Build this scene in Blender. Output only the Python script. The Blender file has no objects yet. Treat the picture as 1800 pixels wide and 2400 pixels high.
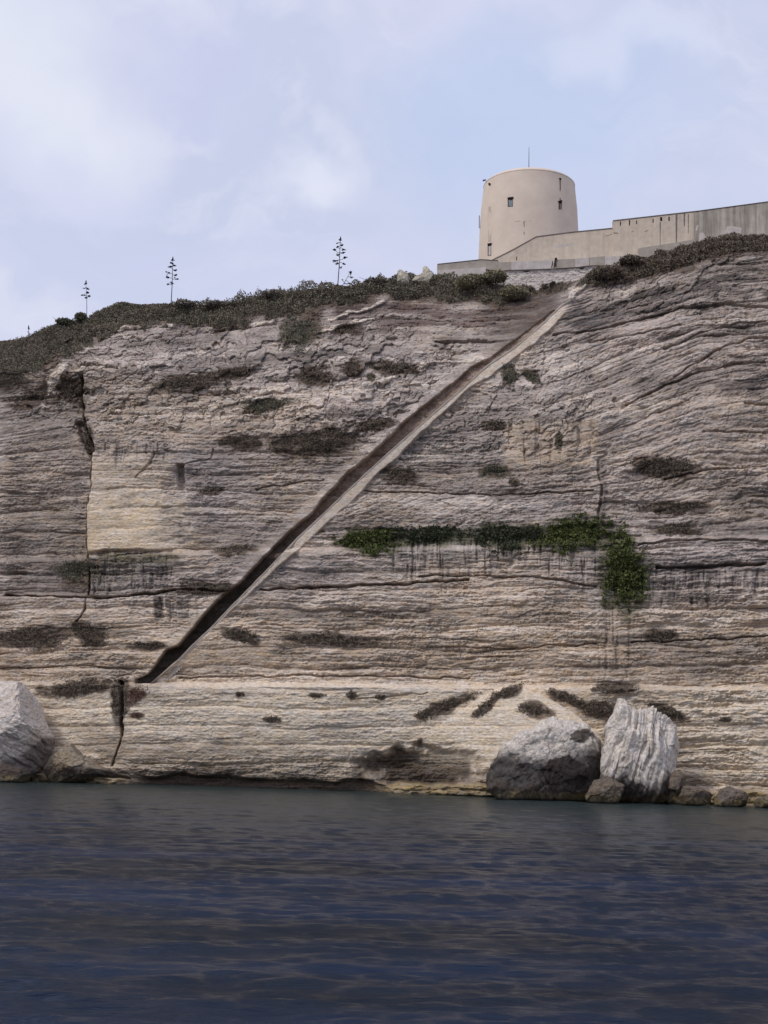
import bpy, math, random
import numpy as np, time
_t0 = time.time()
from mathutils import Matrix, Vector

rng = np.random.default_rng(7)
random.seed(7)
SC = bpy.context.scene
COL = SC.collection

# ------------------------------------------------------------------ camera model
F = 3400.0                       # focal length in photo pixels (1800 x 2400)
PITCH, ROLL, CAMH = math.radians(9.2), math.radians(1.3), 4.6
_cr, _sr = math.cos(ROLL), math.sin(ROLL)
_cp, _sp = math.cos(PITCH), math.sin(PITCH)
FWD = np.array([0, _cp, _sp])
UP0 = np.array([0, -_sp, _cp]); RT0 = np.array([1.0, 0, 0])
RT = RT0 * _cr + UP0 * _sr
UP = UP0 * _cr - RT0 * _sr
EYE = np.array([0, 0, CAMH])

def project(X, Y, Z):
    dx, dy, dz = X, Y, Z - CAMH
    a = dx * RT[0] + dy * RT[1] + dz * RT[2]
    b = dx * UP[0] + dy * UP[1] + dz * UP[2]
    c = dx * FWD[0] + dy * FWD[1] + dz * FWD[2]
    return 900 + F * a / c, 1200 - F * b / c

def raydir(px, py):
    px = np.asarray(px, float); py = np.asarray(py, float)
    a = (px - 900) / F; b = (1200 - py) / F
    return (FWD + a[..., None] * RT + b[..., None] * UP)

def at(px, py, Y):
    d = raydir(px, py)
    t = np.asarray(Y, float) / d[..., 1]
    return EYE + d * t[..., None]

# ------------------------------------------------------------------ noise
TAB = [rng.random((256, 256)) * 2 - 1 for _ in range(24)]
TF = [np.pad(t, ((0, 1), (0, 1)), 'wrap').astype(np.float32).ravel() for t in TAB]      # 257 x 257, wrapped
def vn(x, y, k=0):
    x, y = np.broadcast_arrays(np.asarray(x, np.float32), np.asarray(y, np.float32))
    T = TF[k % 24]
    xf = np.floor(x); yf = np.floor(y)
    fx = x - xf; fy = y - yf
    i = (yf.astype(np.int32) & 255) * 257 + (xf.astype(np.int32) & 255)
    fx = fx * fx * (3 - 2 * fx); fy = fy * fy * (3 - 2 * fy)
    a = T.take(i); c = T.take(i + 257)
    a = a + (T.take(i + 1) - a) * fx
    c = c + (T.take(i + 258) - c) * fx
    return a + (c - a) * fy
def fbm(x, y, k=0, o=4, g=0.5):
    s = 0; a = 1; n = 0
    for i in range(o):
        s = s + a * vn(x * 2 ** i + 17.3 * i, y * 2 ** i + 5.1 * i, k + i); n += a; a *= g
    return s / n
def worley(x, y, k=0):
    T1, T2 = TAB[k % 24], TAB[(k + 5) % 24]
    xi = np.floor(x).astype(np.int64); yi = np.floor(y).astype(np.int64)
    f1 = np.full(x.shape, 9.0); f2 = np.full(x.shape, 9.0); idv = np.zeros(x.shape)
    for j in (-1, 0, 1):
        for i in (-1, 0, 1):
            cx = (xi + i) & 255; cy = (yi + j) & 255
            qx = xi + i + 0.5 + 0.45 * T1[cy, cx]; qy = yi + j + 0.5 + 0.45 * T2[cy, cx]
            d = np.hypot(x - qx, y - qy)
            m = d < f1
            f2 = np.where(m, f1, np.minimum(f2, d))
            idv = np.where(m, T1[(cy + 31) & 255, (cx + 77) & 255], idv)
            f1 = np.where(m, d, f1)
    return f1, f2, idv
def sstep(a, b, x):
    t = np.clip((x - a) / (b - a), 0, 1)
    return t * t * (3 - 2 * t)
def lin(r, g, b):
    c = np.array([r, g, b]) / 255.0
    return np.where(c <= 0.04045, c / 12.92, ((c + 0.055) / 1.055) ** 2.4)

# ------------------------------------------------------------------ object helpers
def tag(o, label=None, cat=None, group=None, kind=None):
    if label: o['label'] = label
    if cat: o['category'] = cat
    if group: o['group'] = group
    if kind: o['kind'] = kind
    return o
def mesh_np(name, V, Fc, mat=None, parent=None, smooth=False, col=None):
    """V (n,3), Fc (m,k) with k = 3 or 4"""
    V = np.asarray(V, np.float32); Fc = np.asarray(Fc, np.int32)
    me = bpy.data.meshes.new(name)
    n, m, k = len(V), len(Fc), Fc.shape[1]
    me.vertices.add(n); me.vertices.foreach_set('co', V.ravel())
    me.loops.add(m * k); me.loops.foreach_set('vertex_index', Fc.ravel())
    me.polygons.add(m); me.polygons.foreach_set('loop_start', np.arange(0, m * k, k, dtype=np.int32))
    if smooth: me.polygons.foreach_set('use_smooth', np.ones(m, dtype=bool))
    me.update(calc_edges=True)
    if col is not None:
        a = me.color_attributes.new('tone', 'FLOAT_COLOR', 'POINT')
        c4 = np.ones((n, 4), np.float32); c4[:, :3] = col
        a.data.foreach_set('color', c4.ravel())
    if mat: me.materials.append(mat)
    o = bpy.data.objects.new(name, me); COL.objects.link(o)
    if parent: o.parent = parent; o.matrix_parent_inverse = parent.matrix_world.inverted()
    return o
def empty(name, loc):
    o = bpy.data.objects.new(name, None); COL.objects.link(o)
    o.location = tuple(float(v) for v in loc); o.empty_display_size = 0.5
    o.matrix_world = Matrix.Translation(o.location)
    return o
class MB:
    def __init__(s): s.v = []; s.f = []
    def add(s, vs, fs):
        b = len(s.v); s.v += [tuple(map(float, p)) for p in vs]; s.f += [tuple(b + i for i in f) for f in fs]; return s
    def prism(s, front, back):
        """front/back: matching polygons (lists of points)"""
        n = len(front)
        fs = [tuple(range(n)), tuple(range(2 * n - 1, n - 1, -1))]
        fs += [(i, i + n, (i + 1) % n + n, (i + 1) % n) for i in range(n)]
        return s.add(list(front) + list(back), fs)
    def tube(s, pts, rad, seg=7):
        pts = [Vector(p) for p in pts]; b = len(s.v)
        for i, p in enumerate(pts):
            d = (pts[min(i + 1, len(pts) - 1)] - pts[max(i - 1, 0)]).normalized()
            a = d.cross(Vector((0.3, 1, 0.1))).normalized(); c = d.cross(a)
            for k in range(seg):
                t = 2 * math.pi * k / seg
                s.v.append(tuple(p + (a * math.cos(t) + c * math.sin(t)) * rad[i]))
        for i in range(len(pts) - 1):
            for k in range(seg):
                k2 = (k + 1) % seg
                s.f.append((b + i * seg + k, b + i * seg + k2, b + (i + 1) * seg + k2, b + (i + 1) * seg + k))
        s.f.append(tuple(b + k for k in range(seg)))
        s.f.append(tuple(b + (len(pts) - 1) * seg + k for k in reversed(range(seg))))
        return s
    def build(s, name, mat, parent=None, smooth=False):
        me = bpy.data.meshes.new(name); me.from_pydata(s.v, [], s.f); me.update()
        if smooth:
            for p in me.polygons: p.use_smooth = True
        me.materials.append(mat)
        o = bpy.data.objects.new(name, me); COL.objects.link(o)
        if parent: o.parent = parent; o.matrix_parent_inverse = parent.matrix_world.inverted()
        return o

# ------------------------------------------------------------------ materials
def newmat(name, rough=0.9):
    m = bpy.data.materials.new(name); m.use_nodes = True
    nt = m.node_tree; b = nt.nodes['Principled BSDF']
    b.inputs['Roughness'].default_value = rough
    b.inputs['Specular IOR Level'].default_value = 0.0755
    return m, nt, b
def N(nt, t, **kw):
    n = nt.nodes.new(t)
    for k, v in kw.items():
        if k in n.inputs: n.inputs[k].default_value = v
        else: setattr(n, k, v)
    return n
def mat_rock(name, bump=0.5, scl=(1, 1, 1)):
    m, nt, b = newmat(name, 0.93); L = nt.links
    at_ = N(nt, 'ShaderNodeAttribute', attribute_name='tone')
    tc = N(nt, 'ShaderNodeTexCoord'); mp = N(nt, 'ShaderNodeMapping'); mp.inputs['Scale'].default_value = scl
    L.new(tc.outputs['Object'], mp.inputs[0])
    n1 = N(nt, 'ShaderNodeTexNoise', Scale=3.4, Detail=8.0, Roughness=0.78)
    n2 = N(nt, 'ShaderNodeTexNoise', Scale=0.9, Detail=5.0, Roughness=0.6)
    L.new(mp.outputs[0], n1.inputs['Vector']); L.new(mp.outputs[0], n2.inputs['Vector'])
    r1 = N(nt, 'ShaderNodeMapRange'); L.new(n1.outputs['Fac'], r1.inputs[0])
    r1.inputs[1].default_value = 0.3; r1.inputs[2].default_value = 0.7; r1.inputs[3].default_value = 0.50; r1.inputs[4].default_value = 1.50
    mx = N(nt, 'ShaderNodeMix', data_type='RGBA', blend_type='MULTIPLY'); mx.inputs[0].default_value = 1
    L.new(at_.outputs['Color'], mx.inputs[6])
    cb = N(nt, 'ShaderNodeCombineColor')
    for i in range(3): L.new(r1.outputs[0], cb.inputs[i])
    L.new(cb.outputs[0], mx.inputs[7])
    hs = N(nt, 'ShaderNodeHueSaturation'); r2 = N(nt, 'ShaderNodeMapRange')
    r2.inputs[1].default_value = 0.3; r2.inputs[2].default_value = 0.7; r2.inputs[3].default_value = 0.6; r2.inputs[4].default_value = 1.15
    L.new(n2.outputs['Fac'], r2.inputs[0]); L.new(r2.outputs[0], hs.inputs['Saturation']); L.new(mx.outputs[2], hs.inputs['Color'])
    L.new(hs.outputs[0], b.inputs['Base Color'])
    bp = N(nt, 'ShaderNodeBump', Strength=bump, Distance=0.12); n3 = N(nt, 'ShaderNodeTexNoise', Scale=5.0, Detail=9.0, Roughness=0.72)
    L.new(mp.outputs[0], n3.inputs['Vector']); L.new(n3.outputs['Fac'], bp.inputs['Height']); L.new(bp.outputs[0], b.inputs['Normal'])
    return m
def mat_plaster(name, c1, c2, scale=1.2, streak=0.0, bump=0.15, speck=0.0):
    m, nt, b = newmat(name, 0.92); L = nt.links
    tc = N(nt, 'ShaderNodeTexCoord')
    n1 = N(nt, 'ShaderNodeTexNoise', Scale=scale, Detail=8.0, Roughness=0.65); L.new(tc.outputs['Object'], n1.inputs['Vector'])
    cr = N(nt, 'ShaderNodeValToRGB'); cr.color_ramp.elements[0].position = 0.35; cr.color_ramp.elements[1].position = 0.65
    cr.color_ramp.elements[0].color = (*c1, 1); cr.color_ramp.elements[1].color = (*c2, 1)
    L.new(n1.outputs['Fac'], cr.inputs[0]); out = cr.outputs[0]
    if streak > 0:
        mp = N(nt, 'ShaderNodeMapping'); mp.inputs['Scale'].default_value = (1.1, 1.1, 0.05); L.new(tc.outputs['Object'], mp.inputs[0])
        n2 = N(nt, 'ShaderNodeTexNoise', Scale=1.3, Detail=7.0, Roughness=0.7); L.new(mp.outputs[0], n2.inputs['Vector'])
        r = N(nt, 'ShaderNodeMapRange'); r.inputs[1].default_value = 0.42; r.inputs[2].default_value = 0.68; r.inputs[3].default_value = 0; r.inputs[4].default_value = streak
        L.new(n2.outputs['Fac'], r.inputs[0])
        mx = N(nt, 'ShaderNodeMix', data_type='RGBA'); L.new(r.outputs[0], mx.inputs[0]); L.new(out, mx.inputs[6]); mx.inputs[7].default_value = (*(lin(84, 80, 76)), 1)
        out = mx.outputs[2]
    if speck > 0:
        n4 = N(nt, 'ShaderNodeTexNoise', Scale=5.5, Detail=6.0, Roughness=0.7); L.new(tc.outputs['Object'], n4.inputs['Vector'])
        r = N(nt, 'ShaderNodeMapRange'); r.inputs[1].default_value = 0.56; r.inputs[2].default_value = 0.66; r.inputs[4].default_value = speck
        L.new(n4.outputs['Fac'], r.inputs[0])
        mx = N(nt, 'ShaderNodeMix', data_type='RGBA'); L.new(r.outputs[0], mx.inputs[0]); L.new(out, mx.inputs[6]); mx.inputs[7].default_value = (*(lin(95, 86, 80)), 1)
        out = mx.outputs[2]
    L.new(out, b.inputs['Base Color'])
    bp = N(nt, 'ShaderNodeBump', Strength=bump, Distance=0.1); n3 = N(nt, 'ShaderNodeTexNoise', Scale=6.0, Detail=8.0, Roughness=0.7)
    L.new(tc.outputs['Object'], n3.inputs['Vector']); L.new(n3.outputs['Fac'], bp.inputs['Height']); L.new(bp.outputs[0], b.inputs['Normal'])
    return m
def mat_flat(name, c, rough=0.8, var=0.3, scale=3.0, metal=0.0):
    m, nt, b = newmat(name, rough); L = nt.links; b.inputs['Metallic'].default_value = metal
    tc = N(nt, 'ShaderNodeTexCoord'); n1 = N(nt, 'ShaderNodeTexNoise', Scale=scale, Detail=5.0); L.new(tc.outputs['Object'], n1.inputs['Vector'])
    cr = N(nt, 'ShaderNodeValToRGB'); c = np.array(c)
    cr.color_ramp.elements[0].position = 0.3; cr.color_ramp.elements[1].position = 0.7
    cr.color_ramp.elements[0].color = (*(c * (1 - var)), 1); cr.color_ramp.elements[1].color = (*(c * (1 + var)), 1)
    L.new(n1.outputs['Fac'], cr.inputs[0]); L.new(cr.outputs[0], b.inputs['Base Color'])
    return m
def mat_leaf(name):
    m, nt, b = newmat(name, 0.75); L = nt.links
    a = N(nt, 'ShaderNodeAttribute', attribute_name='tone'); L.new(a.outputs['Color'], b.inputs['Base Color'])
    return m
M_ROCK = mat_rock('limestone', 0.9, (0.7, 0.7, 2.6))
M_BOULD = mat_rock('boulder_limestone', 1.0)
M_LEAF = mat_leaf('foliage')

# ------------------------------------------------------------------ cliff base shape
def Y0(X):
    Xc = 62 * np.tanh(X / 62.0)
    return 151.5 - 0.40 * Xc + 0.7 * np.sin(X * 0.11 + 1.0) + 0.4 * np.sin(X * 0.27)
_gz = [-5, 10.7, 11.1, 25.5, 26.1, 40, 50, 60, 90]
_gy = [0.3, 0, 1.6, 2.6, 3.9, 6.6, 11.2, 20, 50]
def baseY(X, Z): return Y0(X) + np.interp(Z, _gz, _gy)

SKY = np.array([(-400, 860), (0, 802), (60, 792), (110, 768), (140, 756), (200, 750), (225, 732), (283, 709), (330, 716), (365, 714), (430, 716),
    (500, 714), (560, 704), (620, 690), (700, 682), (780, 674), (830, 674), (880, 662), (930, 656), (1000, 652), (1100, 655), (1180, 674),
    (1262, 682), (1340, 657), (1400, 637), (1480, 618), (1540, 598), (1600, 580), (1660, 562), (1720, 556), (1800, 558), (2200, 540)], float)

xin = np.arange(-47.0, 44.0, 0.062)
xl = -47.0 - np.cumsum(np.linspace(0.1, 3.2, 60)); xr = 44.0 + np.cumsum(np.linspace(0.1, 3.2, 60))
XS = np.concatenate([xl[::-1], xin, xr])
zs = np.arange(30, 85, 0.1)
_X, _Z = np.meshgrid(np.clip(XS, -50, 50), zs)
_px, _py = project(_X, baseY(_X, _Z), _Z)
below = _py <= np.interp(_px, SKY[:, 0], SKY[:, 1])
HX = zs[np.argmax(below, axis=0)]
HX = np.convolve(np.pad(HX, 3, 'edge'), np.ones(7) / 7, 'valid')

NR = 1020
VV = np.linspace(0, 1, NR)
X = np.broadcast_to(XS, (NR, len(XS))).copy()
Z = -2 + (HX[None, :] + 2) * VV[:, None]
Yb = baseY(X, Z)
PX, PY = [a.astype(np.float32) for a in project(X, Yb, Z)]
print('grid', X.shape)

def poly_dist(px, py, pts):
    """distance to polyline (px) and param 0..1 along it"""
    d = np.full(px.shape, 1e9)
    pts = np.array(pts, float)
    for a, b in zip(pts[:-1], pts[1:]):
        ab = b - a; L2 = ab @ ab
        t = np.clip(((px - a[0]) * ab[0] + (py - a[1]) * ab[1]) / L2, 0, 1)
        d = np.minimum(d, np.hypot(px - a[0] - t * ab[0], py - a[1] - t * ab[1]))
    return d
wob1 = fbm(PX / 30, PY / 30, 3, 3); wob2 = fbm(PX / 30 + 50, PY / 30, 7, 3)
_in = (XS > -50) & (XS < 50)
PYlo, PYhi = PY[:, _in].min(1), PY[:, _in].max(1); PXlo, PXhi = PX.min(0), PX.max(0)
def blob(cx, cy, rx, ry, ang=0, w=0.35, soft=0.25):
    c, s = math.cos(math.radians(ang)), math.sin(math.radians(ang))
    k = 1 + soft + w * 1.7
    ex, ey = k * (abs(c) * rx + abs(s) * ry) + 4, k * (abs(s) * rx + abs(c) * ry) + 4
    out = np.zeros(PX.shape)
    r = np.nonzero((PYhi > cy - ey) & (PYlo < cy + ey))[0]; q = np.nonzero((PXhi > cx - ex) & (PXlo < cx + ex))[0]
    if len(r) == 0 or len(q) == 0: return out
    sl = (slice(r[0], r[-1] + 1), slice(q[0], q[-1] + 1))
    dx = PX[sl] - cx; dy = PY[sl] - cy
    u = (dx * c - dy * s) / rx + w * wob1[sl]; v = (dx * s + dy * c) / ry + w * wob2[sl] * 1.6
    out[sl] = 1 - sstep(1 - soft, 1 + soft, np.hypot(u, v))
    return out
def box(x0, x1, y0, y1, s=12):
    a = wob1 * s * 0.8; b = wob2 * s * 0.8
    return sstep(x0 - s, x0 + s, PX + a) * (1 - sstep(x1 - s, x1 + s, PX + a)) * sstep(y0 - s, y0 + s, PY + b) * (1 - sstep(y1 - s, y1 + s, PY + b))

# --- stratigraphic coordinate (follows the beds)
wR = 1 - sstep(880, 1330, PY)
arch = 0.30 * (np.clip(PX, 1250, 1640) - 1250) + 0.08 * (np.clip(PX, 1640, 2100) - 1640)
dips = wR * arch
wL = (1 - sstep(700, 1040, PY))
dips = dips + wL * 0.10 * (np.clip(PX, -100, 900) - 500)
cross = np.exp(-((PY - 1190) / 45) ** 2) * sstep(650, 800, PX) * (1 - sstep(1250, 1350, PX))
wCL = np.exp(-((PY - 990) / 70) ** 2) * (1 - sstep(150, 230, PX))
S = PY + dips + 8 * fbm(PX / 260, PY / 150, 1, 2) + 3.4 * fbm(PX / 34, PY / 14, 4, 4, 0.6) + wCL * 0.18 * PX

rub = np.maximum(box(150, 1080, 770, 1010, 40) * 0.9, np.maximum(box(960, 1400, 800, 1080, 40) * 0.6, box(0, 200, 760, 980, 30) * 0.7))
rub = np.maximum(rub, box(1400, 1720, 590, 720, 30) * 0.9)
rub = np.maximum(rub, box(830, 960, 1000, 1110, 20))
quar = np.maximum(sstep(200, 208, PX) * (1 - sstep(370, 470, PX + 40 * wob2)) * sstep(1130, 1200, PY + 30 * wob1) * (1 - sstep(1288, 1296, PY + 5 * wob2)), sstep(208, 216, PX) * (1 - sstep(360, 440, PX + 40 * wob2)) * sstep(1040, 1090, PY + 30 * wob1) * (1 - sstep(1150, 1200, PY)) * 0.6)
tan_ = np.maximum(box(1180, 1400, 985, 1095, 14) * 0.75, box(420, 640, 1500, 1565, 20) * 0.7)
lowsm = sstep(1590, 1625, PY) * (1 - sstep(1760, 1800, PY)) * (1 - sstep(1350, 1500, PX)) * 0.72
plain = box(330, 1100, 1598, 1626, 5)
upR = sstep(1280, 1420, PX) * (1 - sstep(1150, 1300, PY))
smooth = np.clip(np.maximum.reduce([quar, tan_, lowsm, plain]), 0, 0.95)

def beds(lam, k, amp, amp_x=140.0, S=S):
    q = S / lam + 0.30 * fbm(PX / (lam * 5), S / (lam * 2.2), k, 4, 0.6)
    i = np.floor(q); t = q - i
    off = vn(PX / amp_x + i * 13.7, i * 7.31 + 0.5, k + 1)
    prof = 1 - np.abs(2 * t - 1) ** 5                      # rounded nose, recessed joint
    gate = 0.5 + 0.5 * vn(PX / (amp_x * 0.6) + i * 5.1, i * 3.7 + 0.5, k + 2)
    return amp * (0.55 * off + 0.75 * (prof - 1) * (0.25 + gate) - 0.18 * t), off, gate, t

d1, o1, g1, t1 = beds(46, 2, 0.58, 150)
d2, o2, g2, t2 = beds(17, 8, 0.34, 62)
d3, o3, g3, t3 = beds(7.5, 13, 0.17, 32)
Sx = PY + 0.36 * PX + 6 * fbm(PX / 80, PY / 60, 2, 3)
dx_, ox_, gx_, tx_ = beds(13, 10, 0.34, 60, Sx)
d2 = d2 * (1 - cross) + dx_ * cross; d1 = d1 * (1 - 0.8 * cross)
calm = (1 - smooth) * (0.55 + 0.45 * sstep(-0.25, 0.15, fbm(PX / 120, PY / 45, 19, 3)))
farR = sstep(1450, 1720, PX) * (1 - sstep(1200, 1420, PY))
D = (d1 * (0.5 + 0.5 * calm) + d2 * calm * (0.8 + 0.2 * upR + 0.5 * farR) + d3 * (0.35 + 0.65 * calm)) * (1 + 0.1 * upR)
D += 0.8 * fbm(PX / 260, PY / 200, 5, 3) + 0.34 * fbm(PX / 55, PY / 30, 6, 4) * calm + 0.20 * fbm(PX / 15, PY / 8, 9, 4, 0.65) * (0.25 + 0.75 * calm)
# thin open bedding joints, discontinuous
for lam, k, a in ((58, 16, 1.0), (24, 18, 0.6), (33, 21, 0.7)):
    n = fbm(PX / (lam * 7), S / (lam * 0.9), k, 3, 0.45)
    ln = 1 - sstep(0.0, 0.045, np.abs(n))
    gate = sstep(-0.1, 0.35, vn(PX / 130 + 9, S / 50, k + 1))
    D -= a * 0.36 * ln * gate * calm
# rubble blocks
Srb = PY + dips + 0.12 * PX
wx = PX / 26 + 0.9 * wob1 + 0.4 * fbm(PX / 12, PY / 12, 5, 3); wy = Srb / 9.5 + 0.9 * wob2 + 0.4 * fbm(PX / 12, PY / 12, 9, 3)
f1, f2, wid = worley(wx, wy, 2)
f1b, f2b, widb = worley(PX / 64 + 1.1 * wob2, Srb / 24 + 1.1 * wob1, 9)
g_s = sstep(-0.35, 0.35, fbm(PX / 70, PY / 40, 15, 3))
blk = g_s * (0.30 * wid + 0.22 * (np.minimum(f2 - f1, 0.22) / 0.22 - 1)) + 0.38 * widb + 0.26 * (np.minimum(f2b - f1b, 0.12) / 0.12 - 1)
D = D * (1 - 0.45 * rub) + rub * blk * 0.95
D += 0.10 * blk * calm * (0.5 + 0.5 * vn(PX / 90, PY / 60, 11))
f1c, f2c, widc = worley(PX / 9 + 0.5 * wob1, S / 4.6 + 0.4 * wob2, 13)
D += (0.10 * widc + 0.10 * (np.minimum(f2c - f1c, 0.3) / 0.3 - 1)) * (0.3 + 0.7 * calm) * (0.5 + 0.5 * sstep(-0.3, 0.3, fbm(PX / 60, PY / 30, 21, 3)))
# vertical flutes under ledges
def flutes(x0, x1, y0, y1, lam, a):
    wv = 30 * vn(PX / 10, PX * 0 + y0, 6) + 14 * vn(PX / 4, PX * 0 + y0, 7)
    m = sstep(x0 - 14, x0 + 14, PX + 12 * wob1) * (1 - sstep(x1 - 14, x1 + 14, PX + 12 * wob1)) * sstep(y0 - 7, y0 + 7, PY + 6 * wob2) * (1 - sstep(y1 - 26, y1 + 14, PY + wv))
    a = a * 0.6
    return m * a * np.minimum(0, fbm(PX / lam, PY / (lam * 9), 14, 3) * 1.0 - 0.02) , m
fl1, mf1 = flutes(208, 400, 1296, 1385, 5.5, 1.2)
fl2, mf2 = flutes(900, 1400, 1262, 1335, 6.5, 1.2)
fl3, mf3 = flutes(1440, 1790, 1335, 1400, 7, 0.9)
fl4, mf4 = flutes(230, 400, 1035, 1075, 5, 1.0)
fl5, mf5 = flutes(1180, 1400, 985, 1070, 16, 1.5)
fl6, mf6 = flutes(360, 460, 1400, 1460, 8, 1.2)
fl7, mf7 = flutes(1400, 1480, 1400, 1560, 9, 0.9)
D += fl1 + fl2 + fl3 + fl4 + fl5 + fl6 + fl7
# block left of the tall fissure stands back
fisx = np.interp(PY, [700, 880, 960, 1030, 1120, 1200, 1290, 1400, 1600, 1900], [150, 190, 188, 214, 213, 200, 198, 203, 180, 170])
D -= 2.4 * (1 - sstep(-7, 3, PX - fisx)) * sstep(850, 930, PY) * (1 - sstep(1385, 1400, PY))
fiss = [
    ([(192, 880), (188, 960), (200, 1010), (214, 1040), (210, 1120), (200, 1200), (198, 1290), (204, 1390)], 6.5, 2.4),
    ([(204, 1390), (196, 1425), (178, 1458)], 2.5, 1.5),
    ([(180, 985), (192, 1010), (205, 1050)], 12, 1.2),
    ([(0, 1392), (140, 1396), (230, 1400), (330, 1394), (430, 1382), (540, 1384)], 3.6, 2.0),
    ([(600, 1382), (680, 1378), (780, 1374), (900, 1370), (1020, 1362), (1100, 1358)], 3.4, 1.5),
    ([(600, 1142), (700, 1130), (760, 1124)], 2.4, 0.9),
    ([(820, 1148), (1000, 1152), (1180, 1158), (1390, 1150)], 2.4, 0.8),
    ([(280, 1600), (284, 1680), (283, 1725)], 6, 1.6), ([(283, 1725), (272, 1760), (262, 1795)], 2.6, 1.5),
    ([(1020, 800), (1100, 797), (1180, 800)], 4, 1.0), ([(1405, 1085), (1408, 1140), (1404, 1220)], 6, 0.9),
    ([(1500, 1275), (1640, 1262), (1800, 1268)], 3.0, 1.0), ([(1540, 1330), (1650, 1328), (1800, 1320)], 4.5, 1.4),
    ([(1745, 944), (1800, 946), (1900, 950)], 5, 1.6), ([(830, 1640), (1000, 1622)], 1.8, 0.4),
    ([(1400, 1375), (1250, 1352), (1080, 1349), (980, 1350)], 2.5, 0.8),
    ([(1300, 782), (1400, 772), (1500, 748), (1600, 722), (1700, 712), (1800, 720)], 4.5, 1.5),
    ([(1470, 950), (1560, 900), (1650, 868), (1730, 850), (1800, 846)], 4.5, 1.4),
    ([(1580, 880), (1680, 820), (1760, 790), (1800, 788)], 4, 1.2),
    ([(1560, 820), (1640, 780), (1720, 757), (1800, 752)], 3.2, 1.0),
    ([(1380, 800), (1500, 782), (1600, 760)], 3.0, 0.8),
    ([(1440, 935), (1455, 960), (1470, 950)], 9, 1.0),
    ([(1650, 1010), (1740, 1010), (1860, 1020)], 3.6, 1.1), ([(1560, 1120), (1660, 1100), (1800, 1090)], 4, 1.1),
    ([(360, 1060), (352, 1085), (320, 1118)], 3, 0.4), ([(497, 1050), (492, 1072), (420, 1090)], 2, 0.4),
    ([(1480, 1505), (1620, 1500), (1800, 1492)], 2.2, 0.7), ([(1400, 1508), (1200, 1520), (1000, 1515)], 2.2, 0.6),
    ([(0, 1565), (200, 1560), (330, 1570)], 2.2, 0.5), ([(420, 1590), (700, 1582), (1100, 1588)], 2.6, 0.7),
]
for pts, w, a in fiss:
    if pts[0][0] > 1290 and pts[0][1] < 1130: w *= 0.72; a *= 0.55
    dd = poly_dist(PX + 5 * wob1, PY + 5 * wob2, pts)
    D -= a * (1 - sstep(w * 0.45, w * 1.05, dd * (1 + 0.35 * vn(PX / 14, PY / 14, 2))))
# recess (small cave) beside the quarried face, shallow overhangs
D -= 1.0 * box(414, 430, 1085, 1145, 3)
D += 0.6 * quar
whl = [([(985, 852), (1040, 848), (1080, 850), (1135, 838)], 4), ([(225, 778), (300, 768), (410, 764)], 3), ([(480, 768), (560, 762), (640, 752)], 4), ([(735, 778), (800, 762), (880, 750)], 4),
       ([(770, 745), (850, 728), (905, 706)], 4), ([(0, 872), (60, 862)], 4), ([(105, 925), (128, 895), (150, 868)], 12), ([(660, 815), (672, 790)], 4), ([(1060, 655), (1130, 668)], 2), ([(1560, 625), (1600, 612), (1640, 596)], 6),
       ([(600, 920), (680, 905)], 5), ([(850, 905), (930, 880)], 4), ([(560, 935), (640, 930)], 4)]
whl += [([(1338, 700), (1352, 684), (1385, 655), (1440, 634), (1475, 628)], 9)]
whm = np.zeros(X.shape)
for pts, w in whl:
    whm = np.maximum(whm, 1 - sstep(w * 0.6, w * 1.2, poly_dist(PX + 12 * wob1, PY + 9 * wob2, pts) * (1 + 0.6 * vn(PX / 13, PY / 9, 8))))
D += 0.45 * whm
# sea notch and wave-cut shelf
notch = sstep(300, 360, PX) * (1 - sstep(870, 950, PX)) * (1 - sstep(0.7, 1.2, Z + 0.45 * fbm(PX / 60, PX * 0, 3, 3)))
D -= 1.5 * notch
shelfR = sstep(860, 930, PX) * (1 - sstep(0.75, 1.05, (Z - 0.3) + 0.5 * fbm(PX / 45, PY * 0, 3, 3)))
shelfL = (1 - sstep(280, 330, PX)) * (1 - sstep(0.55, 0.9, Z + 0.4 * fbm(PX / 45, PY * 0, 5, 3)))
D += 2.4 * np.maximum(shelfR, shelfL) + 0.5 * np.maximum(shelfR, shelfL) * fbm(PX / 20, Z * 2, 6, 3)
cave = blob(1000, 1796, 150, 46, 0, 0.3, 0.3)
D -= 1.1 * cave

# --- stair groove
LB = np.array([(353, 1601), (421, 1541), (454, 1507), (498, 1466), (541, 1420), (572, 1389), (602, 1358), (657, 1302), (696, 1260), (745, 1215), (805, 1157),
    (865, 1101), (933, 1039), (979, 1000), (1018, 965), (1074, 917), (1143, 854), (1201, 816), (1250, 777), (1298, 731), (1318, 712), (1338, 700)], float)
UB = np.array([(312, 1594), (343, 1582), (360, 1560), (389, 1524), (416, 1512), (449, 1474), (474, 1445), (507, 1406), (536, 1384), (570, 1358), (594, 1329),
    (621, 1302), (636, 1287), (689, 1234), (730, 1203), (754, 1171), (793, 1130), (817, 1104), (841, 1089), (899, 1036), (948, 987), (982, 960), (1030, 922),
    (1069, 893), (1105, 859), (1150, 838), (1200, 800), (1250, 765), (1298, 728)], float)
SB = np.array([(353, 1601), (424, 1544), (458, 1511), (503, 1470), (546, 1425), (580, 1394), (612, 1362), (648, 1327), (692, 1288), (720, 1263), (749, 1236), (798, 1190), (829, 1164),
    (868, 1120), (889, 1096), (937, 1058), (984, 1008), (1035, 962), (1100, 897), (1151, 869), (1196, 835), (1252, 792), (1300, 748), (1322, 724), (1342, 706)], float)
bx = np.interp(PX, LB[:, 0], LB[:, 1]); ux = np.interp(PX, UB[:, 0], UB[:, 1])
inx = sstep(308, 322, PX) * (1 - sstep(1290, 1345, PX))
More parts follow.
